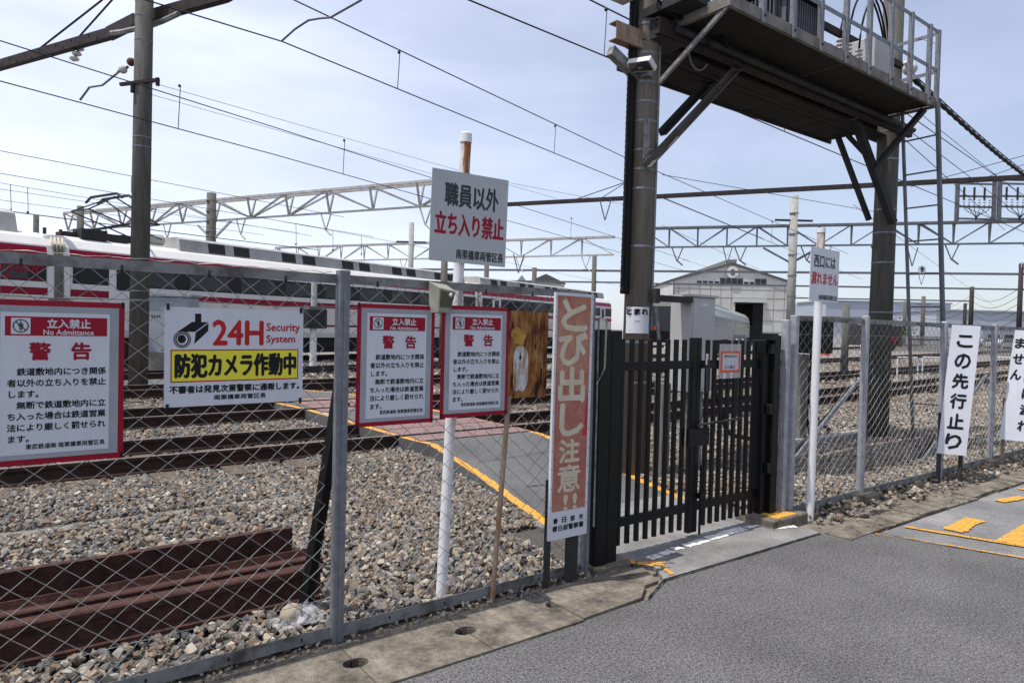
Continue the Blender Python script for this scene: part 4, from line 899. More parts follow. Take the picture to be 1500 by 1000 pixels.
# brackets and gear at the top of near pole
t = thing('arm_bracket', 'rusty channel bracket jutting left from the near platform pole', 'bracket', (5.4, 4.9, 4.4))
c = cq(4.55); b = MB(); b.box((c.x-.50, c.y-.06, c.z-.09), (c.x-.1, c.y-.05, c.z+.09)); b.box((c.x-.50, c.y-.05, c.z+.08), (c.x-.1, c.y+.05, c.z+.09)); b.box((c.x-.50, c.y-.05, c.z-.09), (c.x-.1, c.y+.05, c.z-.08)); part('channel', b, 'rustpole', t)
b = MB(); b.beam((c.x-.52, c.y, c.z-.2), (c.x-.1, c.y, c.z-.38), .08, .10); part('stay', b, 'galv_old', t)
b = MB(); b.box((c.x-.62, c.y-.1, c.z+.36), (c.x-.26, c.y+.1, c.z+.50)); part('box', b, 'cabinet', t)
b = MB(); b.tube((c.x-.12, c.y, c.z+.42), (c.x+.2, c.y, c.z+.42), .05, n=10); part('arm', b, 'darksteel', t)
cabs = [((5.55, 4.7, 5.3), (5.9, 4.5, 4.9), (5.75, 4.55, 4.55), (6.0, 4.6, 4.5)), ((5.7, 4.75, 5.4), (6.1, 4.6, 5.0), (6.15, 4.6, 4.6), (6.3, 4.6, 4.62)), ((5.2, 4.8, 5.2), (5.15, 4.7, 4.85), (5.4, 4.7, 4.7), (5.6, 4.65, 4.75)), ((5.75, 4.70, 4.45), (5.72, 4.66, 4.28), (5.85, 4.62, 4.2), (5.92, 4.6, 4.35))]
for k, q in enumerate(cabs):
    b = MB(); b.path(bez(q), .016 if k < 3 else .01, 6); solo('loop_cable', b, 'rubber' if k < 3 else 'wire_pale', ['thick black cable looping behind the near end of the platform', 'second black cable looping toward the transformer', 'black cable hanging left of the near pole top', 'thin pale cable curled beside the floodlight'][k], 'cable', smooth=True)
b = MB(); b.box((5.30, 4.35, DZ+.05), (5.62, 4.95, DZ+.14)); b.box((5.35, 4.75, DZ-.18), (5.75, 5.15, DZ+.02)); solo('girder_seat', b, 'darksteel', 'dark steel seat joining the girders to the near platform pole', 'bracket')
# ladder
t = thing('ladder', 'steel ladder leaning from the far end of the platform to the ballast', 'ladder', (10.6, 4.2, 0))
LA0, LA1 = Vector((10.17, 4.51, 4.72)), Vector((10.69, 4.42, -.02)); LB0, LB1 = Vector((10.10, 4.03, 4.72)), Vector((10.66, 3.90, -.02))
LB1 = DP(1386, 640, 9.75); LB1.z = -.02
b = MB(); b.beam(LA0, LA1, .05, .03, up=(0, 1, 0)); part('stringer', b, 'truss_grey', t); b = MB(); b.beam(LB0, LB1, .075, .04, up=(0, 1, 0)); part('stringer', b, 'truss_grey', t)
for k in range(10):
    f = .09+k*.098; b = MB(); b.tube(LA0.lerp(LA1, f), LB0.lerp(LB1, f), .012, n=6); part('rung', b, 'truss_grey', t)
# insulator + thick lashed cable going right from the platform
b = MB(); ins = DP(1333, 101, 9.8); b.ball(ins, (.10, .10, .09), 12, 8); b.tube(ins-Vector((.16, 0, -.05)), ins, .03, n=8); solo('strain_insulator', b, 'porcelain', 'white strain insulator at the far end of the platform railing', 'insulator', smooth=True)
t = thing('lashed_cable', 'thick black spiral wrapped cable running right from the platform end', 'cable', (11, 4.6, 5.2))
a = DP(1338, 116, 9.9); c = DP(1560, 297, 17); c2 = a.lerp(c, 1.0)
b = MB(); pts = [a.lerp(c2, i/70)-Vector((0, 0, .12*math.sin(math.pi*i/70))) for i in range(71)]; b.path(pts, [.026+(.012 if i % 2 else 0) for i in range(71)], 8); part('cable_bundle', b, 'rubber', t, smooth=True)
b = MB(); b.path([p+Vector((0, 0, .07)) for p in pts], .010, 5); part('messenger', b, 'wire', t)
# ------------------------------------------------------------------ left pole gear
t = thing('roof_beam', 'brown steel span beam bolted across the top of the left concrete pole', 'beam', (2.4, 16.8, 8))
A = [G(-60, 113, 8), G(160, 50, 8), G(200, 30, 8), G(330, -6, 8), G(420, -60, 8)]
for k in range(len(A)-1):
    b = MB(); b.beam(A[k], A[k+1], .16, .22 if k != 1 else .26); part('beam_section', b, 'beam', t)
q = MB(); q.ball((0, 0, 0), (.022, .022, .022), 6, 4); bm_ = q.mesh('bolt', M['darksteel'])
dA = (A[1]-A[0]).normalized(); nA = Vector((dA.y, -dA.x, 0))
for k in range(16):
    p = A[0].lerp(A[1], .2+.05*k)+nA*(.085 if nA.dot(-A[0]) > 0 else -.085)+Vector((0, 0, -.06 if k % 2 else .06)); o = bpy.data.objects.new('bolt', bm_); COL.objects.link(o); o.parent = t; o.location = p-Vector(t.location)
for a, c in (((163, 47), (200, 40)), ((215, 38), (262, 18))):
    b = MB(); b.path([G(a[0], a[1]+2, 7.8), G((a[0]+c[0])/2, (a[1]+c[1])/2+3, 7.75), G(c[0], c[1]+2, 7.8)], .055, 6); part('knee_brace', b, 'galv_old', t)
for a, c in (((60, 70), (150, 0)), ((116, 54), (168, -4))):
    b = MB(); b.tube(DP(a[0], a[1], 17.5), DP(c[0], c[1], 16.8), .025, n=6); part('stay_rod', b, 'beam', t)
def insul(p0, p1, n, r_, label, mt='porcelain'):
    t = thing('insulator', label, 'insulator', tuple(p0)); p0 = Vector(p0); p1 = Vector(p1); d = (p1-p0)
    for k in range(n):
        c = p0.lerp(p1, (k+.5)/n); b = MB(); b.ball(c, (r_, r_, r_*.5) if abs(d.z) > d.xy.length*.6 else (r_*.8, r_*.8, r_*.8), 12, 8); part('disc', b, mt, t)
    b = MB(); b.tube(p0, p1, r_*.25, n=6); part('rod', b, 'darksteel', t); return t
insul(DP(118, 68, 16.5), DP(107, 90, 16.5), 3, .11, 'triple disc insulator hanging under the left end of the span beam')
insul(DP(172, 106, 14.4), DP(188, 98, 14.4), 1, .11, 'single white insulator left of the left concrete pole'); insul(DP(188, 92, 14.4), DP(196, 90, 14.4), 1, .11, 'single brown insulator touching the left concrete pole', 'brownporc')
b = MB(); b.path([DP(176, 104, 14.3), DP(150, 125, 14.2), DP(131, 128, 14.1), DP(117, 147, 14.1)], .022, 6); solo('pull_off_arm', b, 'truss_grey', 'bent steady arm reaching left from the left concrete pole', 'steady arm')
b = MB(); b.beam(DP(176, 124, 14.2), DP(233, 117, 14.2), .07, .06); b.tube(DP(231, 120, 14.2)-Vector((0, 0, .08)), DP(231, 120, 14.2)+Vector((0, 0, .08)), .04, n=8); b.tube(DP(194, 130, 14.2)-Vector((0, 0, .08)), DP(194, 130, 14.2)+Vector((0, 0, .08)), .04, n=8); solo('wire_bracket', b, 'beam', 'short bracket with two pin insulators on the left concrete pole', 'bracket')
c = DP(195.5, 270, 15.9); b = MB(); b.box((c.x-.05, c.y-.02, c.z-.19), (c.x+.05, c.y+.02, c.z+.19)); solo('number_plate', b, 'sign_grey', 'small pale plate on the left edge of the left concrete pole', 'plate')
b = MB(); b.path([DP(530, 0, 8.2), DP(484, 26, 8.6), DP(470, 27, 8.7), DP(452, 30, 8.8), DP(432, 43, 8.9), DP(413, 60, 8.95)], .013, 6); solo('pull_off_arm', b, 'truss_grey', 'curved steady arm holding the nearest contact wire at the top of the view', 'steady arm')
# ------------------------------------------------------------------ overhead wires
def wire(p, q, z, r_, label, ext=(.0, .0), z2=None, mt='wire', drops=(), sag=0., dz=.9, grp='overhead wires'):
    a = G(*p, z); c = G(*q, z if z2 is None else z2); d = c-a; a2 = a-d*ext[0]; c2 = c+d*ext[1]
    t = thing('overhead_wire', label, 'wire', tuple(a), grp)
    b = MB(); n = 8 if sag else 1; b.path([a2.lerp(c2, i/n)-Vector((0, 0, sag*4*(i/n)*(1-i/n))) for i in range(n+1)], r_, 5); part('wire', b, mt, t)
    for (x, y, h_) in drops:
        f = (x-p[0])/(q[0]-p[0])
        # perspective-correct position along the wire
        Za = a.x*.6+a.y*.8; Zc = c.x*.6+c.y*.8; g = f*Za/(f*Za+(1-f)*Zc); pt = a+d*g
        b = MB(); b.tube(pt+Vector((-.015, 0, 0)), pt+Vector((0.015, 0, h_)), .006+.0006*Za*.3, n=4); part('dropper', b, mt, t)
        b = MB(); b.ball(pt+Vector((0, 0, h_)), .02+.001*Za, 6, 4); part('clamp', b, mt, t)
    return t
wire((430, 0), (916, 231), 6.3, .011, 'upper wire of the nearest pair, crossing the top of the picture toward the near pole', (.5, 0))
wire((916, 231), (1180, 345), 6.3, .011, 'continuation of the nearest upper wire to the right of the near pole', (0, .5))
wire((219, 2), (413, 61), 5.4, .010, 'nearest contact wire left of the steady arm', (.4, 0))
wire((413, 61), (916, 267), 5.4, .010, 'nearest contact wire between steady arm and near pole, with two droppers', (0, 1.2), drops=((583, 131, .60), (812, 225, .60)))
wire((686, 0), (892, 85), 5.2, .010, 'contact wire crossing the sky above the staff-only board toward the floodlight', (.8, 0), drops=((886, 83, .62),))
wire((892, 85), (1400, 298), 5.2, .010, 'contact wire passing behind the overhead platform and both its poles', (0, 1), drops=((1149, 190, .60),))
wire((862, -1), (916, 26), 5.85, .011, 'short upper wire visible left of the top of the near pole', (1, .6))
wire((0, 60), (400, 186), 6.2, .012, 'upper wire of the pair passing behind the left concrete pole', (.3, 0))
wire((400, 186), (916, 352), 6.2, .012, 'upper wire descending behind the staff-only board toward the near pole', (0, .5))
wire((0, 119), (400, 226), 5.3, .011, 'contact wire passing in front of the left concrete pole with a dropper', (.3, 0), drops=((262, 187, .85),))
wire((400, 226), (916, 372), 5.3, .011, 'contact wire running behind the staff-only board with droppers', (0, .5), drops=((503, 254, .85), (836, 345, .85)))
wire((218, 120), (732, 267), 7.2, .007, 'very thin pale wire above the white lattice beam', (0, .3), mt='wire_pale')
wire((219, 138), (626, 253), 6.6, .006, 'thin pale wire just under the upper wire left of the staff-only board', (0, .3), mt='wire_pale')
wire((0, 221), (400, 298), 6.4, .011, 'thin wire crossing the left pole well above the pantograph', (.2, .4))
wire((0, 254), (400, 322), 6.0, .011, 'thin wire crossing just above the pantograph', (.2, .6))
wire((0, 268), (300, 319), 6.2, .009, 'upper thin wire left of the pantograph with a dropper', (.2, .8), drops=((41, 276, -.9), (16, 270, -.9)))
wire((0, 277), (280, 318), 6.0, .009, 'middle thin wire left of the pantograph', (.2, .8))
wire((0, 293), (280, 330), 5.7, .009, 'lower thin wire left of the pantograph', (.2, .5))
wire((0, 307), (300, 345), 5.6, .02, 'thick dark wire just above the train roof at the left', (.2, .8), sag=.05)
wire((400, 322), (640, 366), 5.9, .010, 'thin wire under the white lattice beam with droppers', (0, .6), drops=((434, 328, -.9), (488, 338, -.9), (530, 346, -.9)))
wire((732, 382), (914, 420), 5.9, .010, 'faint wire above the rusted plate and faded board', (.3, .6), mt='wire_pale')
wire((736, 266), (916, 300), 7.5, .008, 'faint wire right of the staff-only board', (.1, .1), mt='wire_pale')
wire((970, 256), (1200, 296), 7.2, .012, 'dark wire from the near pole to the far lattice girder', (0, .5))
wire((970, 290), (1240, 400), 5.4, .010, 'thin wire in front of the engine shed roof', (0, .2), mt='wire_pale', drops=((1130, 355, .9),))
wire((1326, 165), (1465, 262), 7.0, .012, 'dark wire falling right from the far pole top', (0, .6))
wire((1330, 190), (1500, 320), 6.6, .010, 'second wire falling right beside the ladder', (0, .4))
wire((1326, 205), (1420, 290), 6.2, .010, 'third wire falling right, closest to the ladder', (0, 1))
wire((1340, 160), (1500, 290), 7.4, .009, 'faint wire right of the ladder above the others', (0, .4), mt='wire_pale')
wire((1376, 262), (1500, 228), 8.2, .016, 'wire rising right above the brown beam', (.3, .5), z2=10)
wire((1456, 256), (1500, 241), 8.2, .014, 'short rising wire at the right edge above the brown beam', (.2, .5), z2=9)
for k, (a, c, zz) in enumerate((((1250, 300), (1500, 480), 6.0), ((1000, 380), (1160, 430), 6.0), ((970, 330), (1150, 412), 6.3))):
    wire(a, c, zz, .010, ['faint wire falling behind the narrow white board', 'faint wire above the relay cabinet', 'faint wire between near pole and engine shed'][k], (0, .2), mt='wire_pale')
# span wires from the near pole
for k, (a, c) in enumerate((((832, 296), (916, 267)), ((878, 292), (916, 268)))):
    b = MB(); b.tube(DP(a[0], a[1], 34), DP(c[0], c[1], 30), .022, n=4); solo('stay_wire', b, 'wire', ['left stay wire rising to the near pole above the brown beam', 'right stay wire rising to the near pole above the brown beam'][k], 'wire')
# ------------------------------------------------------------------ far portals
def truss(name, P0, P1, h, label, mt, n=14, rc=.05, rw=.03, width=.5, brackets=3, style='W'):
    t = thing(name, label, 'portal beam', tuple(P0)); P0 = Vector(P0); P1 = Vector(P1); up = Vector((0, 0, 1)); d = (P1-P0).normalized(); s = Vector((-d.y, d.x, 0))*width/2
    for q, nm in ((s, 'top_chord'), (-s, 'top_chord')):
        b = MB(); b.beam(P0+q, P1+q, rc*2, rc*2); part(nm, b, mt, t)
    b = MB(); b.beam(P0-up*h, P1-up*h, rc*1.6, rc*1.6); part('bottom_chord', b, mt, t)
    for k in range(n if style == 'N' else 0):
        a = P0.lerp(P1, k/n); c = P0.lerp(P1, (k+1)/n); e = k % 4 in (0, 1)
        for q in (s, -s):
            b = MB(); b.beam(a+q, a-up*h, rw*1.7, rw*1.7); part('web_bar', b, mt, t)
            b = MB(); b.beam((a if e else c)+q, (c if e else a)-up*h, rw*1.6, rw*1.6); part('web_bar', b, mt, t)
    for k in range(n if style == 'W' else 0):
        a = P0.lerp(P1, k/n); c = P0.lerp(P1, (k+1)/n); m_ = P0.lerp(P1, (k+.5)/n)-up*h
        for q, w in ((s, 0), (-s, 1)):
            b = MB(); b.beam(a+q, m_, rw*2, rw*2) if k % 2 == w else b.beam(c+q, m_, rw*2, rw*2); part('web_bar', b, mt, t)
        b = MB(); b.beam(m_, m_+up*h+s*0, rw*1.6, rw*1.6); part('web_bar', b, mt, t)
        b = MB(); b.beam(a+s, a-s, rw*1.4, rw*1.4); part('web_bar', b, mt, t)
    for k in range(brackets):
        m_ = P0.lerp(P1, (k+.6)/brackets)-up*h; dd = d*.35
        b = MB(); b.tube(m_-dd, m_-up*.9, rw*.9, n=4); b.tube(m_+dd, m_-up*.9, rw*.9, n=4); b.tube(m_-up*.85, m_-up*1.15+d*.35, .05, n=5); part('hanger', b, mt, t)
    return t
pA, pB = G(100, 313, 8.3), G(690, 262, 8.3)
truss('lattice_beam', pA, pB, 1.12, 'white painted lattice beam spanning above the train left of the staff-only board', 'truss', n=11, rc=.06, rw=.05, brackets=5, style='N', width=.6)
b = MB(); e = G(393, 319, 7.2); b.beam(DP(340, 322, 36.5), DP(313, 350, 37), .1, .1); b.beam(DP(290, 330, 37.5), DP(312, 352, 37), .1, .1); solo('knee_brace', b, 'truss', 'white knee braces beside the pole carrying the white lattice beam', 'brace')
truss('lattice_beam', G(405, 363, 8), G(900, 347, 8), 1.25, 'second pale lattice beam behind the staff-only board with dark top', 'truss', style='N', width=.3, n=13, rc=.07, rw=.035, brackets=6)
truss('lattice_beam', G(940, 335, 8), G(1560, 323, 8), 1.2, 'grey lattice girder above the engine shed, carrying the signal frames', 'truss_grey', n=13, rc=.065, rw=.04, brackets=6, style='N', width=.35)
b = MB(); b.beam(G(725, 300.5, 8.3), G(1560, 256.5, 8.3), .20, .2); b.beam(G(725, 300.5, 8.12), G(1560, 256.5, 8.12), .10, .16); solo('span_beam', b, 'beam', 'long brown steel beam crossing the sky behind both platform poles', 'beam')
for k, (a, c, z, lab) in enumerate((((560, 394), (1560, 402), 8, 'dark beam line in front of the shed gable carrying plate nine'), ((930, 415), (1560, 425), 8, 'second dark beam line behind the ladder'), ((700, 411), (930, 414), 8, 'dark beam line above the faded red board'), ((930, 432), (1425, 441), 7.5, 'lowest dark beam line across the shed windows'))):
    b = MB(); P0, P1 = G(*a, z), G(*c, z); b.beam(P0, P1, .25, .22); solo('far_beam', b, 'truss_grey', lab, 'beam')
def hang(px, py, Zd, label, k=1.):
    t = thing('drop_bracket', label, 'bracket', tuple(DP(px, py, Zd)), 'v shaped wire hangers'); p = DP(px, py, Zd)
    for s in (-1, 1):
        b = MB(); b.tube(p+Vector((.28*s*.8, -.28*s*.6, 0))*k, p-Vector((0, 0, 1.0*k)), .03, n=5); part('arm', b, 'truss_grey', t)
for px, py, Zd, la in ((1066, 361, 40, 'above the shed gable'), (1337, 362, 36, 'left of the ladder rung with plate nine'), (1210, 361, 38, 'right of the square white board'), (1350, 402, 66, 'under plate nine'), (887, 292, 33, 'under the brown beam left of the near pole'), (760, 372, 36, 'above the rusted plate')): hang(px, py, Zd, 'v shaped hanger '+la)
# number plates on far beams
def plate(px, py, Zd, s, label, w=.75):
    c = DP(px, py, Zd); t = thing('number_disc', label, 'number plate', tuple(c), local=True); t.rotation_euler = (0, 0, math.atan2(-.6, .8))
    b = MB(); b.box((-w, -.05, -w), (w, 0, w)) if s == '9x' else b.disc(0, 0, w, -.05, 20); part('disc', b, 'sign', t)
    b = MB(); txt(b, s, -w*.45*len(s)*.8, w*.45*len(s)*.8, -w*.6, w*.6, -.10, w*.08); part('lettering', b, 'ink', t)
plate(1350, 395, 68, '9', 'round white plate with a nine on the far beam between the ladder rails', .42)
plate(1497, 390, 68, '10', 'round white plate with a ten at the right edge', .42)
# signal frames on the grey girder
for k, (x0, x1) in enumerate(((1401, 1455), (1463, 1520))):
    Zd = 36.0; c = DP((x0+x1)/2, 324, Zd); wd = (x1-x0)/1000*Zd; hh = 2.15
    t = thing('disconnector_rack', ['left galvanised frame of insulators on the grey girder', 'right galvanised frame of insulators at the picture edge'][k], 'rack', tuple(c), local=True); t.rotation_euler = (0, 0, math.atan2(-.6, .8))
    for s in (-1, 1):
        b = MB(); b.box((s*wd/2-.09, -.06, 0), (s*wd/2+.09, .06, hh)); part('upright', b, 'truss_grey', t)
    for z in (.12, .75, 1.3, 1.95, hh):
        b = MB(); b.box((-wd/2+.09, -.05, z-.05), (wd/2-.09, .05, z+.04)); part('cross_bar', b, 'truss_grey', t)
    for q in range(6):
        x = -wd/2+.3+q*(wd-.6)/5
        for z in (.82, .95, 1.08):
            b = MB(); b.ball((x, -.1, z), (.06, .06, .03), 8, 5); part('insulator_disc', b, 'truss_grey' if z > .9 else 'galv_old', t)
        if q % 2 == 0: b = MB(); b.tube((x, -.08, 1.1), (x, -.08, 1.75), .05, n=6); part('arrester', b, 'beam', t)
        b = MB(); b.path(bez([(x, -.1, .75), (x, -.15, .35), (0, -.1, .5), (0, -.08, .0)], 6), .02, 4); part('lead', b, 'wire', t)
# far poles
far = [((310, 283), 37, .24, .0, 'banded concrete pole carrying the white lattice beam'), ((1164, 287), 36.5, .20, 0, 'pale concrete pole left of the square white board'), ((603, 326), 46, .17, 0, 'pale slim pole left of the staff-only board'), ((713, 386), 60, .22, 0, 'distant pole right under the staff-only board'), ((871, 374), 60, .2, 0, 'distant pole just left of the near platform pole'), ((783, 392), 62, .22, 0, 'distant pole above the rusted plate'), ((651, 383), 24, .12, 0, 'grey pole top behind the solar lamp'), ((118, 302), 26, .12, 0, 'short grey pole over the train roof left of the pantograph'), ((53, 315), 26, .1, 0, 'short grey pole over the train roof at the left'), ((1424, 420), 95, .28, 0, 'brown pole behind the narrow white board'), ((1496, 392), 60, .25, 0, 'brown pole at the right edge'), ((1353, 434), 110, .3, 0, 'far pole just left of the ladder'), ((1326, 441), 120, .3, 0, 'very far pole near the ladder'), ((1414, 444), 110, .25, 0, 'short far pole beside the brown pole'), ((1240, 446), 24, .11, 0, 'grey post behind the mesh right of the square white board')]
for (px, py), Zd, r_, ln, lab in far:
    top = DP(px, py, Zd); t, B_, T_ = pole('distant_pole', (top.x, top.y, 0), top.z, r_*(.9 if px > 1490 else 1.15), r_*(.75 if px > 1490 else 1), 'slab' if px in (1164, 603) else 'concrete_dark' if px < 1400 else 'beam', lab, (), group='distant poles')
    if px in (310, 1164):
        for z in np.arange(3.5, top.z-.3, 1.1 if px == 1164 else .55): b = MB(); b.tube((top.x, top.y, z), (top.x, top.y, z+.05), r_*1.2, n=12); part('band', b, 'galv', t)
    if px in (1164, 1353, 871, 603):
        b = MB(); b.beam(top+Vector((-.8, .6, -1.3)), top+Vector((.8, -.6, -1.3)), .1, .1); part('cross_arm', b, 'darksteel', t)
for k, (a, m_, c) in enumerate((((1160, 390), (1162, 381), (1118, 363)), ((1163, 385), (1170, 378), (1190, 368)))):
    b = MB(); b.beam(DP(a[0], m_[1]+5, 36.5), DP(c[0], c[1], 37), .1, .1); solo('knee_brace', b, 'truss_grey', ['left', 'right'][k]+' knee brace of the pale pole under the grey girder', 'brace')
# sagging cables between far right poles
for k in range(5):
    a = DP(1424, 432+k*9, 95); c = DP(1497, 428+k*11-8, 60); b = MB(); b.path([a.lerp(c, i/10)-Vector((0, 0, 1.1*math.sin(math.pi*i/10))) for i in range(11)], .026, 4); solo('sagging_cable', b, 'wire', ['topmost', 'second', 'third', 'fourth', 'lowest'][k]+' sagging cable between the two brown poles at the right', 'cable', 'sagging cables between the brown poles')
    a2 = DP(1340, 452+k*5, 110); b = MB(); b.path([a2.lerp(a, i/8)-Vector((0, 0, 1.2*math.sin(math.pi*i/8))) for i in range(9)], .025, 4)
    if k < 3: solo('sagging_cable', b, 'wire', ['topmost', 'second', 'third'][k]+' sagging cable running left from the brown pole', 'cable', 'sagging cables left of the brown pole')
# ------------------------------------------------------------------ white and red train
TD = Vector((1, .385, 0)).normalized(); TN = Vector((TD.y, -TD.x, 0))        # TN points to the camera side
T0 = Vector((0, 21.35, 0))                                                   # near face line at x = 0
def tp(s, n, z): return T0+TD*s-TN*n+Vector((0, 0, z))                       # s along, n inward from near face
PR = [(0.06, .95), (0, 1.12), (0, 2.9), (.02, 3.1), (.10, 3.38), (.28, 3.60), (.62, 3.74), (1.4, 3.80), (2.18, 3.74), (2.52, 3.60), (2.70, 3.38), (2.78, 3.1), (2.8, 2.9), (2.8, 1.12), (2.74, .95)]
def tsw(prof, s0, s1): 
    b = MB(); n = len(prof); vs = [tp(s0, a, z) for a, z in prof]+[tp(s1, a, z) for a, z in prof]
    return b.add(vs, [tuple(range(n)), tuple(range(2*n-1, n-1, -1))]+[(i, n+i, n+(i+1)%n, (i+1)%n) for i in range(n)])
def tband(s0, s1, z0, z1, d=.006, nn=0):   # thin band proud of the near face (profile-following above 2.9)
    def off(z):
        zs = [1.12, 2.9, 3.1, 3.38, 3.6]; os_ = [0, 0, .02, .10, .28]; return float(np.interp(z, zs, os_))
    zz = [z0]+[q for q in (2.9, 3.1, 3.38) if z0 < q < z1]+[z1]; b = MB()
    for a, c in zip(zz[:-1], zz[1:]):
        vs = [tp(s0, off(a)-d, a), tp(s1, off(a)-d, a), tp(s1, off(c)-d, c), tp(s0, off(c)-d, c), tp(s0, off(a)+.03, a), tp(s1, off(a)+.03, a), tp(s1, off(c)+.03, c), tp(s0, off(c)+.03, c)]
        b.add(vs, [(0, 1, 2, 3), (0, 4, 5, 1), (2, 6, 7, 3), (1, 5, 6, 2), (0, 3, 7, 4)])
    return b
tt = thing('express_train', 'parked white and red express train with a black window band', 'train', tuple(T0+TD*10))
cuts = [-18.6, 1.05, 1.5, 20.9, 21.35, 37.5]
cars = [(-19, 1.08), (1.62, 20.6), (21.1, 37.4)]
for ci, (s0, s1) in enumerate(cars):
    body = part('car_body', tsw(PR, s0, s1), 'trainwhite', tt)
    part('upper_red_stripe', tband(s0, s1, 3.10, 3.34), 'trainred', body)
    part('window_band', tband(s0+.05, s1-.05, 2.42, 2.98), 'glassdark', body)
    part('lower_red_stripe', tband(s0, s1, 2.07, 2.26), 'trainred', body)
    part('cream_side', tband(s0, s1, 1.50, 2.03, .004), 'traincream', body)
    part('bottom_red_line', tband(s0, s1, 1.36, 1.44), 'trainred', body)
    w = s0+1.6
    while w < s1-1.8:
        part('window', tband(w, w+1.35, 2.47, 2.93, .012), 'glassgrey', body); w += 1.85
    for w in (s0+1.0, s1-1.9):
        part('door', tband(w, w+.8, 1.15, 2.96, .016), 'trainwhite', body); part('door_window', tband(w+.2, w+.6, 2.3, 2.9, .022), 'glassdark', body)
    w = s0+1.2
    while w < s1-1:
        b = MB()
        for a in (0, .45, .9): b.tube(tp(w+a+.3, .15, .43), tp(w+a+.3, .4, .43), .40, n=14) if a != .45 else None
        w += 1.6
        if len(b.v) and (w < s0+4.6 or w > s1-4.6): part('wheelset', b, 'under', body)
    b = MB(); b.v = []; q = [tp(s0+4.5, .25, .45), tp(s1-4.5, .25, .45)]; b.beam(q[0]-TN*.3+Vector((0, 0, .2)), q[1]-TN*.3+Vector((0, 0, .2)), .6, .55); part('underframe_box', b, 'under', body)
    b = MB(); b.beam(tp(s0+.2, 1.4, .75), tp(s1-.2, 1.4, .75), 2.4, .34); part('underframe', b, 'under', body)
for s0, s1 in ((1.08, 1.62), (20.6, 21.1)):
    b = tsw([(.28, 1.0), (.28, 3.45), (.6, 3.62), (2.2, 3.62), (2.52, 3.45), (2.52, 1.0)], s0, s1); g = part('gangway', b, 'roofgrey', tt)
    for k in range(4): b = MB(); b.path([tp(s0+.12+.09*k, .16, 3.62), tp(s0+.1+.09*k, .02, 3.4), tp(s0+.14+.09*k, .05, 3.1), tp(s0+.12+.09*k, .2, 2.95)], .028, 6); part('jumper_cable', b, 'cream', g, smooth=True)
    for k in (0, 1): b = tband(s0-.02+k*.40, s0+.12+k*.40, 2.0, 3.55, .03); part('corner_panel', b, 'trainwhite', g)
# logo
b = MB(); txt(b, 'ryomo', 0, .95, 0, .34, 0, .012); b.v = [tuple(tp(-.05+x+z*.2-.0, -.016+y, 2.52+z)) for x, y, z in b.v]; part('lettering', b, 'red', tt)
b = MB(); b.box((0, 0, 0), (.9, .002, .03)); b.v = [tuple(tp(-.0+x, -.016+y, 2.46+z)) for x, y, z in b.v]; part('lettering_bar', b, 'red', tt)
# roof equipment
b = tsw([(.45, 3.66), (.62, 4.18), (.9, 4.30), (1.9, 4.30), (2.18, 4.18), (2.35, 3.66)], -8, .55); part('air_conditioner', b, 'roofgrey', tt)
def fairing(s0, s1):
    f = part('roof_fairing', tsw([(.42, 3.64), (.50, 4.05), (.62, 4.12), (2.18, 4.12), (2.30, 4.05), (2.38, 3.64)], s0, s1), 'roofgrey', tt); s = s0+1.0; k = 0
    while s < s1-1:
        b = MB(); b.add([tp(s, .425, 3.70), tp(s+.62, .425, 3.70), tp(s+.62, .487, 4.02), tp(s, .487, 4.02), tp(s, .52, 3.70), tp(s+.62, .52, 3.70), tp(s+.62, .55, 4.02), tp(s, .55, 4.02)], [(0, 1, 2, 3), (0, 3, 7, 4), (1, 5, 6, 2), (3, 2, 6, 7), (0, 4, 5, 1)]); part('vent', b, 'vent', f); s += (.95 if k % 2 == 0 else 2.0); k += 1
fairing(5.0, 20.2); fairing(21.6, 37.0)
eq = part('roof_tank', MB().tube(tp(4.0, .9, 3.98), tp(4.7, .9, 3.98), .16, n=12), 'roofgrey', tt)
for k, (s, n_, w_, h_) in enumerate(((1.75, .9, .3, .16), (2.1, .7, .7, .28), (2.9, .8, .5, .2), (3.3, .9, .6, .25))):
    b = MB(); b.beam(tp(s, n_, 3.72+h_/2), tp(s+w_, n_, 3.72+h_/2), .5, h_); part('roof_box', b, 'vent', tt)
for k in range(8): b = MB(); b.tube(tp(1.3+k*.4, .75, 3.75), tp(1.3+k*.4, .75, 3.92), .05, n=6); part('roof_insulator', b, 'brownporc', tt)
# pantograph
pg = part('pantograph', MB().beam(tp(2.5, .8, 3.93), tp(4.3, .8, 3.93), .07, .07), 'darksteel', tt)
PB = [(tp(2.5, .75, 3.98), tp(4.0, .9, 4.45)), (tp(2.5, 2.0, 3.98), tp(4.0, 1.9, 4.45)), (tp(4.6, .75, 3.98), tp(2.5, .9, 4.62)), (tp(4.6, 2.0, 3.98), tp(2.5, 1.9, 4.62)),
      (tp(4.6, .9, 4.45), tp(3.25, 1.0, 5.12)), (tp(4.6, 1.9, 4.45), tp(3.35, 1.8, 5.12)), (tp(2.5, .9, 4.62), tp(3.3, 1.0, 5.12)), (tp(2.5, 1.9, 4.62), tp(3.45, 1.8, 5.12)), (tp(4.0, .9, 4.45), tp(4.6, .9, 4.45)), (tp(2.5, .9, 4.62), tp(2.5, 1.9, 4.62)), (tp(4.6, .9, 4.45), tp(4.6, 1.9, 4.45)), (tp(2.5, 2.0, 3.95), tp(4.3, 2.0, 3.95)), (tp(2.4, .75, 3.95), tp(2.4, 2.0, 3.95)), (tp(4.4, .75, 3.95), tp(4.4, 2.0, 3.95))]
for a, c in PB: part('frame_tube', MB().tube(a, c, .022, n=6), 'vent', pg)
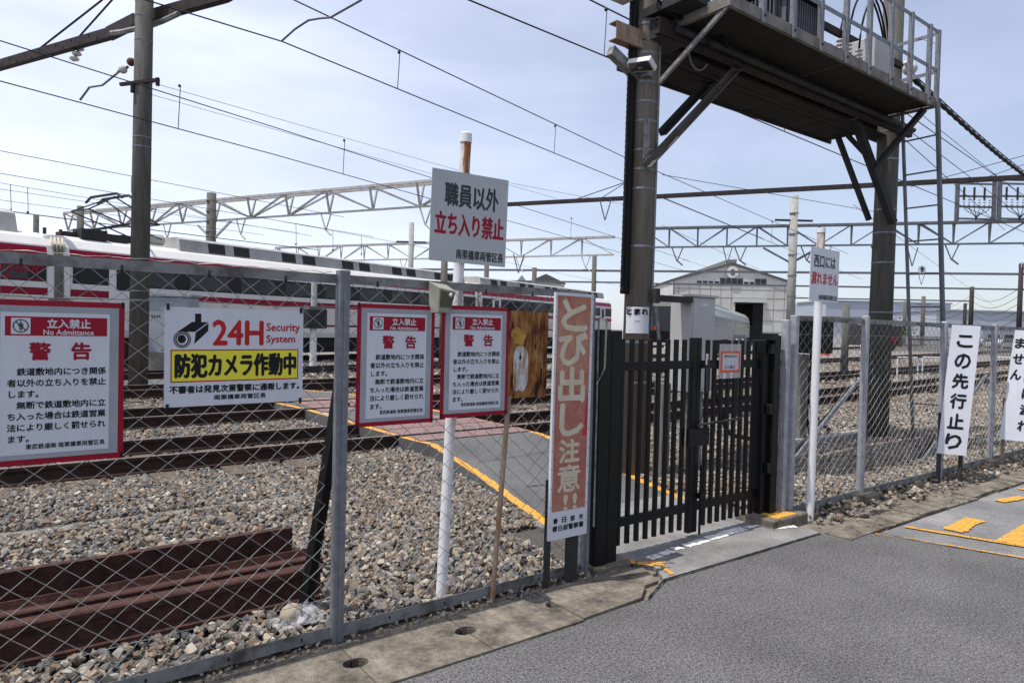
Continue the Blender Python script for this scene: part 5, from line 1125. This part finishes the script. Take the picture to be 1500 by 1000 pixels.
for s in (3.15, 3.5): part('contact_strip', MB().path([tp(s, .35, 5.02), tp(s, .65, 5.16), tp(s, 2.1, 5.16), tp(s, 2.4, 5.02)], .04, 6), 'vent', pg)
# ------------------------------------------------------------------ dark nosed express by the shed
def veh(base, d, L_, h, w, r=.5):
    d = Vector(d).normalized(); nrm = Vector((d.y, -d.x, 0))
    def q(s, n, z): return Vector(base)+d*s-nrm*n+Vector((0, 0, z))
    return q
p0 = Vector((39.6, 29.8, 0)); p1 = Vector((84, 56, 0)); d = (p1-p0)
base = p0.copy(); q = veh(base, d, 0, 0, 0)
et = thing('silver_train', 'silver and blue express train standing in front of the engine shed door', 'train', tuple(base))
prof = [(0, .9), (0, 2.7), (.15, 3.3), (.6, 3.75), (1.4, 3.85), (2.2, 3.75), (2.65, 3.3), (2.8, 2.7), (2.8, .9)]
def seg(s0, s1, mt, nm, sc0=1, sc1=1, dz0=0):
    n = len(prof); b = MB(); vs = [q(s0, 1.4+(a-1.4)*sc0, .9+(z-.9)*sc0+dz0) for a, z in prof]+[q(s1, 1.4+(a-1.4)*sc1, .9+(z-.9)*sc1) for a, z in prof]
    b.add(vs, [tuple(range(n)), tuple(range(2*n-1, n-1, -1))]+[(i, n+i, n+(i+1)%n, (i+1)%n) for i in range(n)]); return part(nm, b, mt, et)
seg(0, 19.2, 'silver', 'car_body'); seg(19.7, 43, 'silver', 'car_body')
b = MB(); b.add([q(.4, -.02, 1.95), q(18.9, -.02, 1.95), q(18.9, -.02, 2.7), q(18.9, .08, 3.1), q(.4, .08, 3.1), q(.4, -.02, 2.7)], [(0, 1, 2, 5), (5, 2, 3, 4)]); part('window_band', b, 'teal', et)
for k in range(11): b = MB(); b.add([q(1.6+k*1.6, -.04, 1.95), q(1.8+k*1.6, -.04, 1.95), q(1.8+k*1.6, -.04, 2.7), q(1.6+k*1.6, -.04, 2.7)], [(0, 1, 2, 3)]); part('window_post', b, 'silver', et)
b = MB(); b.add([q(.3, .18, 3.3), q(18.9, .18, 3.3), q(18.9, .55, 3.74), q(.3, .55, 3.74)], [(0, 1, 2, 3)]); part('blue_roof_band', b, 'teal', et)
b = MB(); b.add([q(20.5, -.02, 2.05), q(42, -.02, 2.05), q(42, -.02, 2.7), q(20.5, -.02, 2.7)], [(0, 1, 2, 3)]); part('window_band', b, 'glassgrey', et)
part('underframe', MB().beam(q(0.5, 1.4, .5), q(45, 1.4, .5), 2.3, .7), 'under', et)
# black nose unit
nb = DP(968, 490, 41); nb.z = 0
nt_ = thing('dark_front_train', 'train front with a black sloping windscreen and a small red lamp beside the near pole', 'train', tuple(nb), local=True); nt_.rotation_euler = (0, 0, math.atan2(-.6, .8)+R(-28))
b = MB(); b.add([(-1.3, 0, .8), (.75, 0, .8), (.95, 1.2, .8), (.95, 1.2, 3.4), (.6, .9, 3.6), (-1.3, .8, 3.6), (-1.3, -.25, 1.5), (.65, -.25, 1.5), (.6, .35, 3.0), (-1.3, .35, 3.0)], [(0, 1, 7, 6), (6, 7, 8, 9), (9, 8, 4, 5), (1, 2, 3, 4, 8, 7)]); part('nose', b, ['glassdark'], nt_)
b = MB(); b.box((.96, .9, .8), (1.12, 3, 3.5)); b.box((-1.3, 1.4, .8), (.955, 4, 3.55)); part('body', b, 'trainwhite', nt_)
b = MB(); b.box((-.35, -.30, 1.55), (.0, -.27, 1.80)); part('tail_lamp', b, 'redlens', nt_)
b = MB(); b.box((.3, -.3, .45), (1.1, .3, .62)); part('skirt', b, 'whitepaint', nt_)
# ------------------------------------------------------------------ engine shed
sh = DP(1069, 500, 98); sh.z = 0
t = thing('engine_shed', 'pale gabled engine shed with number eight in its gable', 'shed', tuple(sh), local=True); t.rotation_euler = (0, 0, math.atan2(-.6, .8)+R(-2))
w2 = 8.2; ev = 8.85; rg = 11.2
b = MB(); d0, d1 = .6, 4.6; dh = 5.8
b.add([(-w2, 0, 0), (d0, 0, 0), (d0, 0, dh), (d1, 0, dh), (d1, 0, 0), (w2, 0, 0), (w2, 0, ev), (0, 0, rg), (-w2, 0, ev), (-w2, 45, 0), (w2, 45, 0), (w2, 45, ev), (-w2, 45, ev)], [(0, 1, 2, 8), (2, 3, 7, 8), (3, 4, 5, 6), (3, 6, 7), (5, 10, 11, 6), (0, 8, 12, 9)])
part('wall', b, 'shedwall', t)
b = MB(); b.add([(-w2-.2, -.3, ev-.15), (0, -.3, rg), (0, 45, rg), (-w2-.2, 45, ev-.15), (w2+.2, -.3, ev-.15), (w2+.2, 45, ev-.15), (-w2-.2, -.3, ev+.1), (0, -.3, rg+.25), (0, 45, rg+.25), (-w2-.2, 45, ev+.1), (w2+.2, -.3, ev+.1), (w2+.2, 45, ev+.1)], [(6, 7, 8, 9), (7, 10, 11, 8), (0, 1, 7, 6), (1, 4, 10, 7), (3, 2, 1, 0), (2, 5, 4, 1)]); rf = part('roof', b, 'shedroof', t)
b = MB(); b.box((-.1, 2, rg+.25), (1.2, 40, rg+.9)); part('roof_monitor', b, 'galv_old', rf)
for k in range(12):
    x = -5.0+k*.83; f = part('window', MB().box((x, -.06, 8.35), (x+.78, -.001, 9.25)), 'farwhite' if k in (0, 1, 2, 3, 8, 9) else 'galv_old', t)
    part('pane', MB().box((x+.07, -.09, 8.42), (x+.71, -.061, 9.18 if k not in (0, 1, 2, 3, 8, 9) else 8.75)), 'glassgrey', f)
for z in (1.6, 3.2, 4.8, 6.4, 7.6): part('wall_seam', MB().box((-w2+.05 if z > dh else d1+.05, -.03, z), (w2-.05, -.001, z+.05)), 'galv_old', t)
for k in range(11):
    xx = -w2+.7+k*1.5
    if not d0-.1 < xx < d1+.1: part('cladding_joint', MB().box((xx, -.02, .05), (xx+.06, -.0005, ev-.4)), 'galv_old', t)
for xx in (-w2-.1, w2-.02): part('gutter_pipe', MB().box((xx, -.15, 0), (xx+.12, -.035, ev-.2)), 'truss_grey', t)
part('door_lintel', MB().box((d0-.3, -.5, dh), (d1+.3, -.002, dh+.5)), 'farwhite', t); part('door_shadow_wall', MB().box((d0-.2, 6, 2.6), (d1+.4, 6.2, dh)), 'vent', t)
part('number_bracket', MB().box((-.1, -.34, 10.0), (.1, -.002, 10.1)), 'galv_old', t); part('number_disc', MB().disc(.0, 10.05, .85, -.35, 20), 'whitepaint', t); b = MB(); txt(b, '8', -.26, .26, 9.65, 10.45, -.42, .02); part('lettering', b, 'ink', t)
# ------------------------------------------------------------------ background right
def farbox(name, pl, pr_, ybase, Zd, depth, label, cat, mt, extra=None):
    a = DP(pl[0], pl[1], Zd); c = DP(pr_[0], pr_[1], Zd); a.z = 0; hh = DP(pl[0], pl[1], Zd).z; wd = (c-a).length
    t = thing(name, label, cat, tuple(a), local=True); t.rotation_euler = (0, 0, math.atan2((c-a).y, (c-a).x)); part('wall', MB().box((0, 0, 0), (wd, depth, hh)), mt, t)
    if extra: extra(t, wd, hh)
    return t
def wh(t, wd, hh):
    part('roof_edge', MB().box((-.5, -.5, hh), (wd+.5, 30, hh+.6)), 'cabinet_blue', t)
    part('blue_stripe', MB().box((0, -.2, hh*.42), (wd, -.01, hh*.50)), 'warehouseblue', t)
    b = MB(); txt(b, 'LOGISTICS'[:0] or '■■■', wd*.86, wd*.93, hh*.55, hh*.68, -.3); part('blue_mark', b, 'warehouseblue', t)
    for k in range(12): part('window', MB().box((wd*.05+k*wd*.075, -.25, hh*.12), (wd*.05+k*wd*.075+2.2, -.01, hh*.3)), 'glassgrey', t)
farbox('warehouse', (1372, 455), (1560, 459), 490, 260, 60, 'long grey blue warehouse with a blue stripe at the right horizon', 'warehouse', 'warehouse', wh)
farbox('warehouse', (1210, 441), (1385, 446), 490, 300, 60, 'taller pale warehouse behind the far platform pole with a blue stripe', 'warehouse', 'warehouse', wh)
farbox('hoarding', (1180, 465), (1252, 467), 490, 120, 8, 'white low building behind the mesh right of the square white board', 'building', 'farwhite', lambda t, w, h: [part('roof', MB().box((-.3, -.4, h), (w+.3, 8, h+.3)), 'galv_old', t), part('door', MB().box((w*.75, -.1, 0), (w*.95, -.01, h*.8)), 'vent', t)])
farbox('hoarding', (1308, 478), (1400, 480), 492, 130, 2, 'long pale wall below the warehouses beside the ladder', 'wall', 'farwhite')
farbox('low_building', (1440, 485), (1560, 487), 492, 200, 30, 'dark low building with parked cars in front at the right', 'building', 'cabinet_blue', lambda t, w, h: [part('opening', MB().box((w*(.06+.2*k), -.1, 0), (w*(.2+.2*k), -.01, h*.75)), 'vent', t) for k in range(4)])
def houses():
    specs = [((752, 421), 24, 130, 4), ((772, 414), 55, 140, 3), ((838, 424), 40, 150, 0), ((884, 425), 30, 150, 2)]
    for k, ((px, py), w, Zd, rr_) in enumerate(specs[:2]):
        a = DP(px, py, Zd); hh = a.z; a.z = 0; wd = w/1000*Zd
        t = thing('far_building', ['small pale building behind the train above the rusted plate', 'gabled grey building behind the train above the faded board', 'white flat building left of the near pole in the distance', 'low pale building touching the near pole in the distance'][k], 'building', tuple(a), local=True); t.rotation_euler = (0, 0, math.atan2(-.6, .8))
        part('wall', MB().box((0, 0, 0), (wd, 10, hh)), 'farwhite' if k != 1 else 'shedwall', t)
        part('roof', MB().add([(-.3, -.3, hh), (wd+.3, -.3, hh), (wd/2, -.3, hh+rr_*.5+.4), (-.3, 10, hh), (wd+.3, 10, hh), (wd/2, 10, hh+rr_*.5+.4)], [(0, 1, 2), (0, 2, 5, 3), (1, 4, 5, 2)]), 'shedroof' if k == 1 else 'cabinet_blue', t)
        for j in range(3): part('window', MB().box((wd*(.15+.27*j), -.08, hh*.7), (wd*(.3+.27*j), -.01, hh*.9)), 'glassgrey', t)
houses()
# cars
def car(px, py, Zd, label):
    a = DP(px, py, Zd); a.z = 0; t = thing('parked_car', label, 'car', tuple(a), 'cars parked below the warehouses', local=True); t.rotation_euler = (0, 0, math.atan2(-.6, .8)+.2)
    prof = [(0, .35), (0, .8), (.9, .95), (1.6, 1.45), (3.3, 1.48), (4.1, .98), (4.3, .9), (4.3, .35)]
    b = MB(); b.prismy(prof, 0, 1.7); part('body', b, 'carwhite', t); b = MB(); b.prismy([(1.15, .98), (1.7, 1.38), (3.2, 1.4), (3.8, 1.0)], -.01, 1.71); part('window', b, 'glassdark', t)
    for x in (.8, 3.4): b = MB(); b.tube((x, -.02, .32), (x, 1.72, .32), .32, n=12); part('wheel', b, 'tyre', t)
car(1431, 489, 112, 'white car parked between the narrow white board and a fence post'); car(1458, 492, 100, 'white car parked just left of the white board at the right edge'); car(1397, 487, 118, 'white car parked behind the narrow white board'); 
# red striped rail vehicle far right, orange barrier, bush
a = DP(1258, 490, 70); a.z = 0; t = thing('maintenance_vehicle', 'small dark rail vehicle with red stripe behind the far platform pole', 'rail vehicle', tuple(a), local=True); t.rotation_euler = (0, 0, math.atan2(-.6, .8))
part('body', MB().bbox((0, 0, .5), (4.5, 2.5, 2.6), .1), 'vent', t); part('stripe', MB().box((.3, -.05, 1.0), (4.0, -.001, 1.35)), 'trainred', t); part('wheel', MB().tube((.8, -.02, .4), (.8, .3, .4), .4, n=10), 'under', t); part('wheel', MB().tube((3.4, -.02, .4), (3.4, .3, .4), .4, n=10), 'under', t)
for px in (1209, 1268):
    a = DP(px, 494, 45); a.z = 0; t = thing('orange_barrier', 'small orange and white barrier '+('left' if px < 1240 else 'right')+' of the grey post behind the mesh', 'barrier', tuple(a), local=True)
    for k in range(4): part('stripe', MB().box((-.3, -.2, .15+.2*k), (.3, .2, .33+.2*k)), 'orange' if k % 2 == 0 else 'whitepaint', t)
bu = DP(1312, 489, 100); bu.z = 0; b = MB(); rr = np.random.default_rng(4)
for k in range(700):
    c = Vector((rr.normal()*1.1, rr.normal()*1.1, 1.4+abs(rr.normal())*.9))+bu; u = Vector(rr.normal(size=3)).normalized()*.16; v = Vector(rr.normal(size=3)).normalized()*.16; b.quad(c-u, c-v, c+u, c+v)
t = thing('bush', 'small green bush below the warehouse beside the far platform pole', 'bush', tuple(bu)); part('foliage', b, 'leaf', t, kind='stuff'); part('stem', MB().tube(bu, bu+Vector((0, 0, 1.6)), .08, n=6), 'beam', t)
# white hoop rails along the far path
t0_ = None
for k, (px, py, Zd) in enumerate(((1315, 560, 24), (1352, 556, 25), (1390, 552, 26), (1455, 545, 27))):
    a = DP(px, py-36, Zd); c = DP(px+30, py-38, Zd); t = thing('hoop_rail', ['leftmost low white hoop rail behind the right fence', 'second low white hoop rail, left of the ladder foot', 'third low white hoop rail, right of the ladder', 'low white hoop rail behind the right fence posts'][k], 'hoop rail', (a.x, a.y, 0), 'low white hoop rails')
    part('hoop', MB().path([(a.x, a.y, 0), (a.x, a.y, .72), (a.x+.03, a.y, .8), (c.x-.03, c.y, .8), (c.x, c.y, .72), (c.x, c.y, 0)], .025, 6), 'whitepaint', t)
# far picket fence line
t = thing('far_fence', 'pale picket fence line in front of the warehouses', 'fence', tuple(G(1320, 500)))
PA, PBv = DP(1305, 505, 75), DP(1500, 512, 60); PA.z = PBv.z = 0
b = MB(); 
for k in range(90): p = PA.lerp(PBv, k/90); b.beam(p, p+Vector((0, 0, 1.6)), .09, .05)
part('picket', b, 'galv_old', t, kind='stuff'); part('rail', MB().beam(PA+Vector((0, 0, 1.5)), PBv+Vector((0, 0, 1.5)), .06, .06), 'galv_old', t)
# ------------------------------------------------------------------ yard equipment
t = thing('point_lamp', 'small dark point signal box on a short white post between the tracks', 'signal', tuple(G(455, 545)))
g = G(458, 548); part('post', MB().tube(g, g+Vector((0, 0, 1.35)), .10, n=12), 'polepaint', t); part('base', MB().box((g.x-.45, g.y-.15, 0), (g.x+.5, g.y+.15, .25)), 'vent', t)
b = MB(); b.bbox((g.x-.35, g.y-.25, 1.35), (g.x+.35, g.y+.25, 2.0), .1); part('head', b, 'darksteel', t); part('stem', MB().tube(g+Vector((0, 0, 2.0)), g+Vector((0, 0, 2.7)), .09, n=8), 'cabinet', t)
c = DP(246, 516, 18.3); t = thing('signal_cabinet', 'blue grey equipment cabinet on a plinth behind the left concrete pole', 'cabinet', (c.x, c.y, 0), local=True)
t.rotation_euler = (0, 0, math.atan2(-.6, .8)); part('body', MB().bbox((-.58, 0, c.z), (.58, .55, c.z+1.5), .03), 'cabinet_blue', t); part('door', MB().box((-.2, -.02, c.z+.08), (.54, -.001, c.z+1.42)), 'cabinet_blue', t); part('hood', MB().box((-.63, -.06, c.z+1.5), (.63, .6, c.z+1.56)), 'cabinet_blue', t)
part('plinth', MB().box((-.65, -.1, -.05), (.65, .65, c.z)), 'trough', t)
b = MB()
for k in range(7): b.box((-.45+k*.065, -.004, c.z+.93), (-.41+k*.065, -.001, c.z+.99))
part('lettering', b, 'ink_grey', t)
# dwarf signal hood behind the gate
g = DP(1083, 520, 12); t = thing('dwarf_signal', 'grey hooded dwarf signal standing behind the gate near the cabinet', 'signal', (g.x, g.y, 0), local=True); t.rotation_euler = (0, 0, math.atan2(-.6, .8))
hz = DP(1083, 507, 12).z
part('hood', MB().add([(-.17, 0, hz-.12), (.17, 0, hz-.12), (.17, .3, hz-.12), (-.17, .3, hz-.12), (-.11, .03, hz+.20), (.11, .03, hz+.20), (.11, .27, hz+.20), (-.11, .27, hz+.20)], [(3, 2, 1, 0), (4, 5, 6, 7), (0, 1, 5, 4), (1, 2, 6, 5), (2, 3, 7, 6), (3, 0, 4, 7)]), 'truss_grey', t)
for k in (-.05, .05): part('lens', MB().disc(k, hz+.12, .02, -.0), 'sign', t)
part('post', MB().tube((0, .15, 0), (0, .15, hz-.12), .05, n=8), 'darksteel', t)
# relay box on a concrete stub, right fence
g = G(1168, 645); t = thing('track_relay_box', 'black relay box on a concrete stub behind the right fence', 'relay box', (g.x, g.y, 0))
part('stub', MB().bbox((g.x-.09, g.y-.09, 0), (g.x+.09, g.y+.09, 1.25), .01), 'concrete', t); part('box', MB().bbox((g.x-.1, g.y-.25, 1.27), (g.x+.45, g.y+.15, 1.75), .02), 'rubber', t)
for k, q_ in enumerate((((g.x+.3, g.y, 1.27), (g.x+.1, g.y-.1, .8), (g.x+.1, g.y, .4), (g.x+.2, g.y-.1, .02)), ((g.x+.35, g.y, 1.27), (g.x+.15, g.y-.1, .7), (g.x+.25, g.y, .3), (g.x+1.3, g.y+.2, .03)))): part('cable', MB().path(bez(q_), .025, 6), 'rubber', t, smooth=True)
# hose and cable trunk lying behind gate
b = MB(); b.path(bez([(6.6, 4.9, .9), (6.9, 4.8, .2), (7.6, 5.6, .25), (8.4, 5.3, .05)]), .03, 8); solo('ground_cable', b, 'rubber', 'black cable drooping from the relay cabinet to the ballast', 'cable', smooth=True)
# grey duct at the foot of near pole
# debris by the right fence: broken kerb bits, one loose layer
bm = bmesh.new()
for k in range(140):
    rr = np.random.default_rng(300+k); cx = 5.45+rr.uniform(0, 7); cy = rr.uniform(2.82, 3.12); s = rr.uniform(.015, .06); vs_ = []
    for i in range(13): d_ = rr.normal(size=3); d_ /= np.linalg.norm(d_); vs_.append(bm.verts.new((cx+d_[0]*s*rr.uniform(.8, 1.3), cy+d_[1]*s*.8, s*.15+d_[2]*s*.45)))
    bmesh.ops.convex_hull(bm, input=vs_)
for v in [v for v in bm.verts if not v.link_faces]: bm.verts.remove(v)
me = bpy.data.meshes.new('rubble'); bm.to_mesh(me); bm.free(); me.materials.append(M['kerb'])
o = bpy.data.objects.new('rubble', me); COL.objects.link(o); o['kind'] = 'stuff'
# cleanup
for o in list(bpy.data.objects):
    if '_o' in o: del o['_o']
bpy.data.objects.remove(_fo)
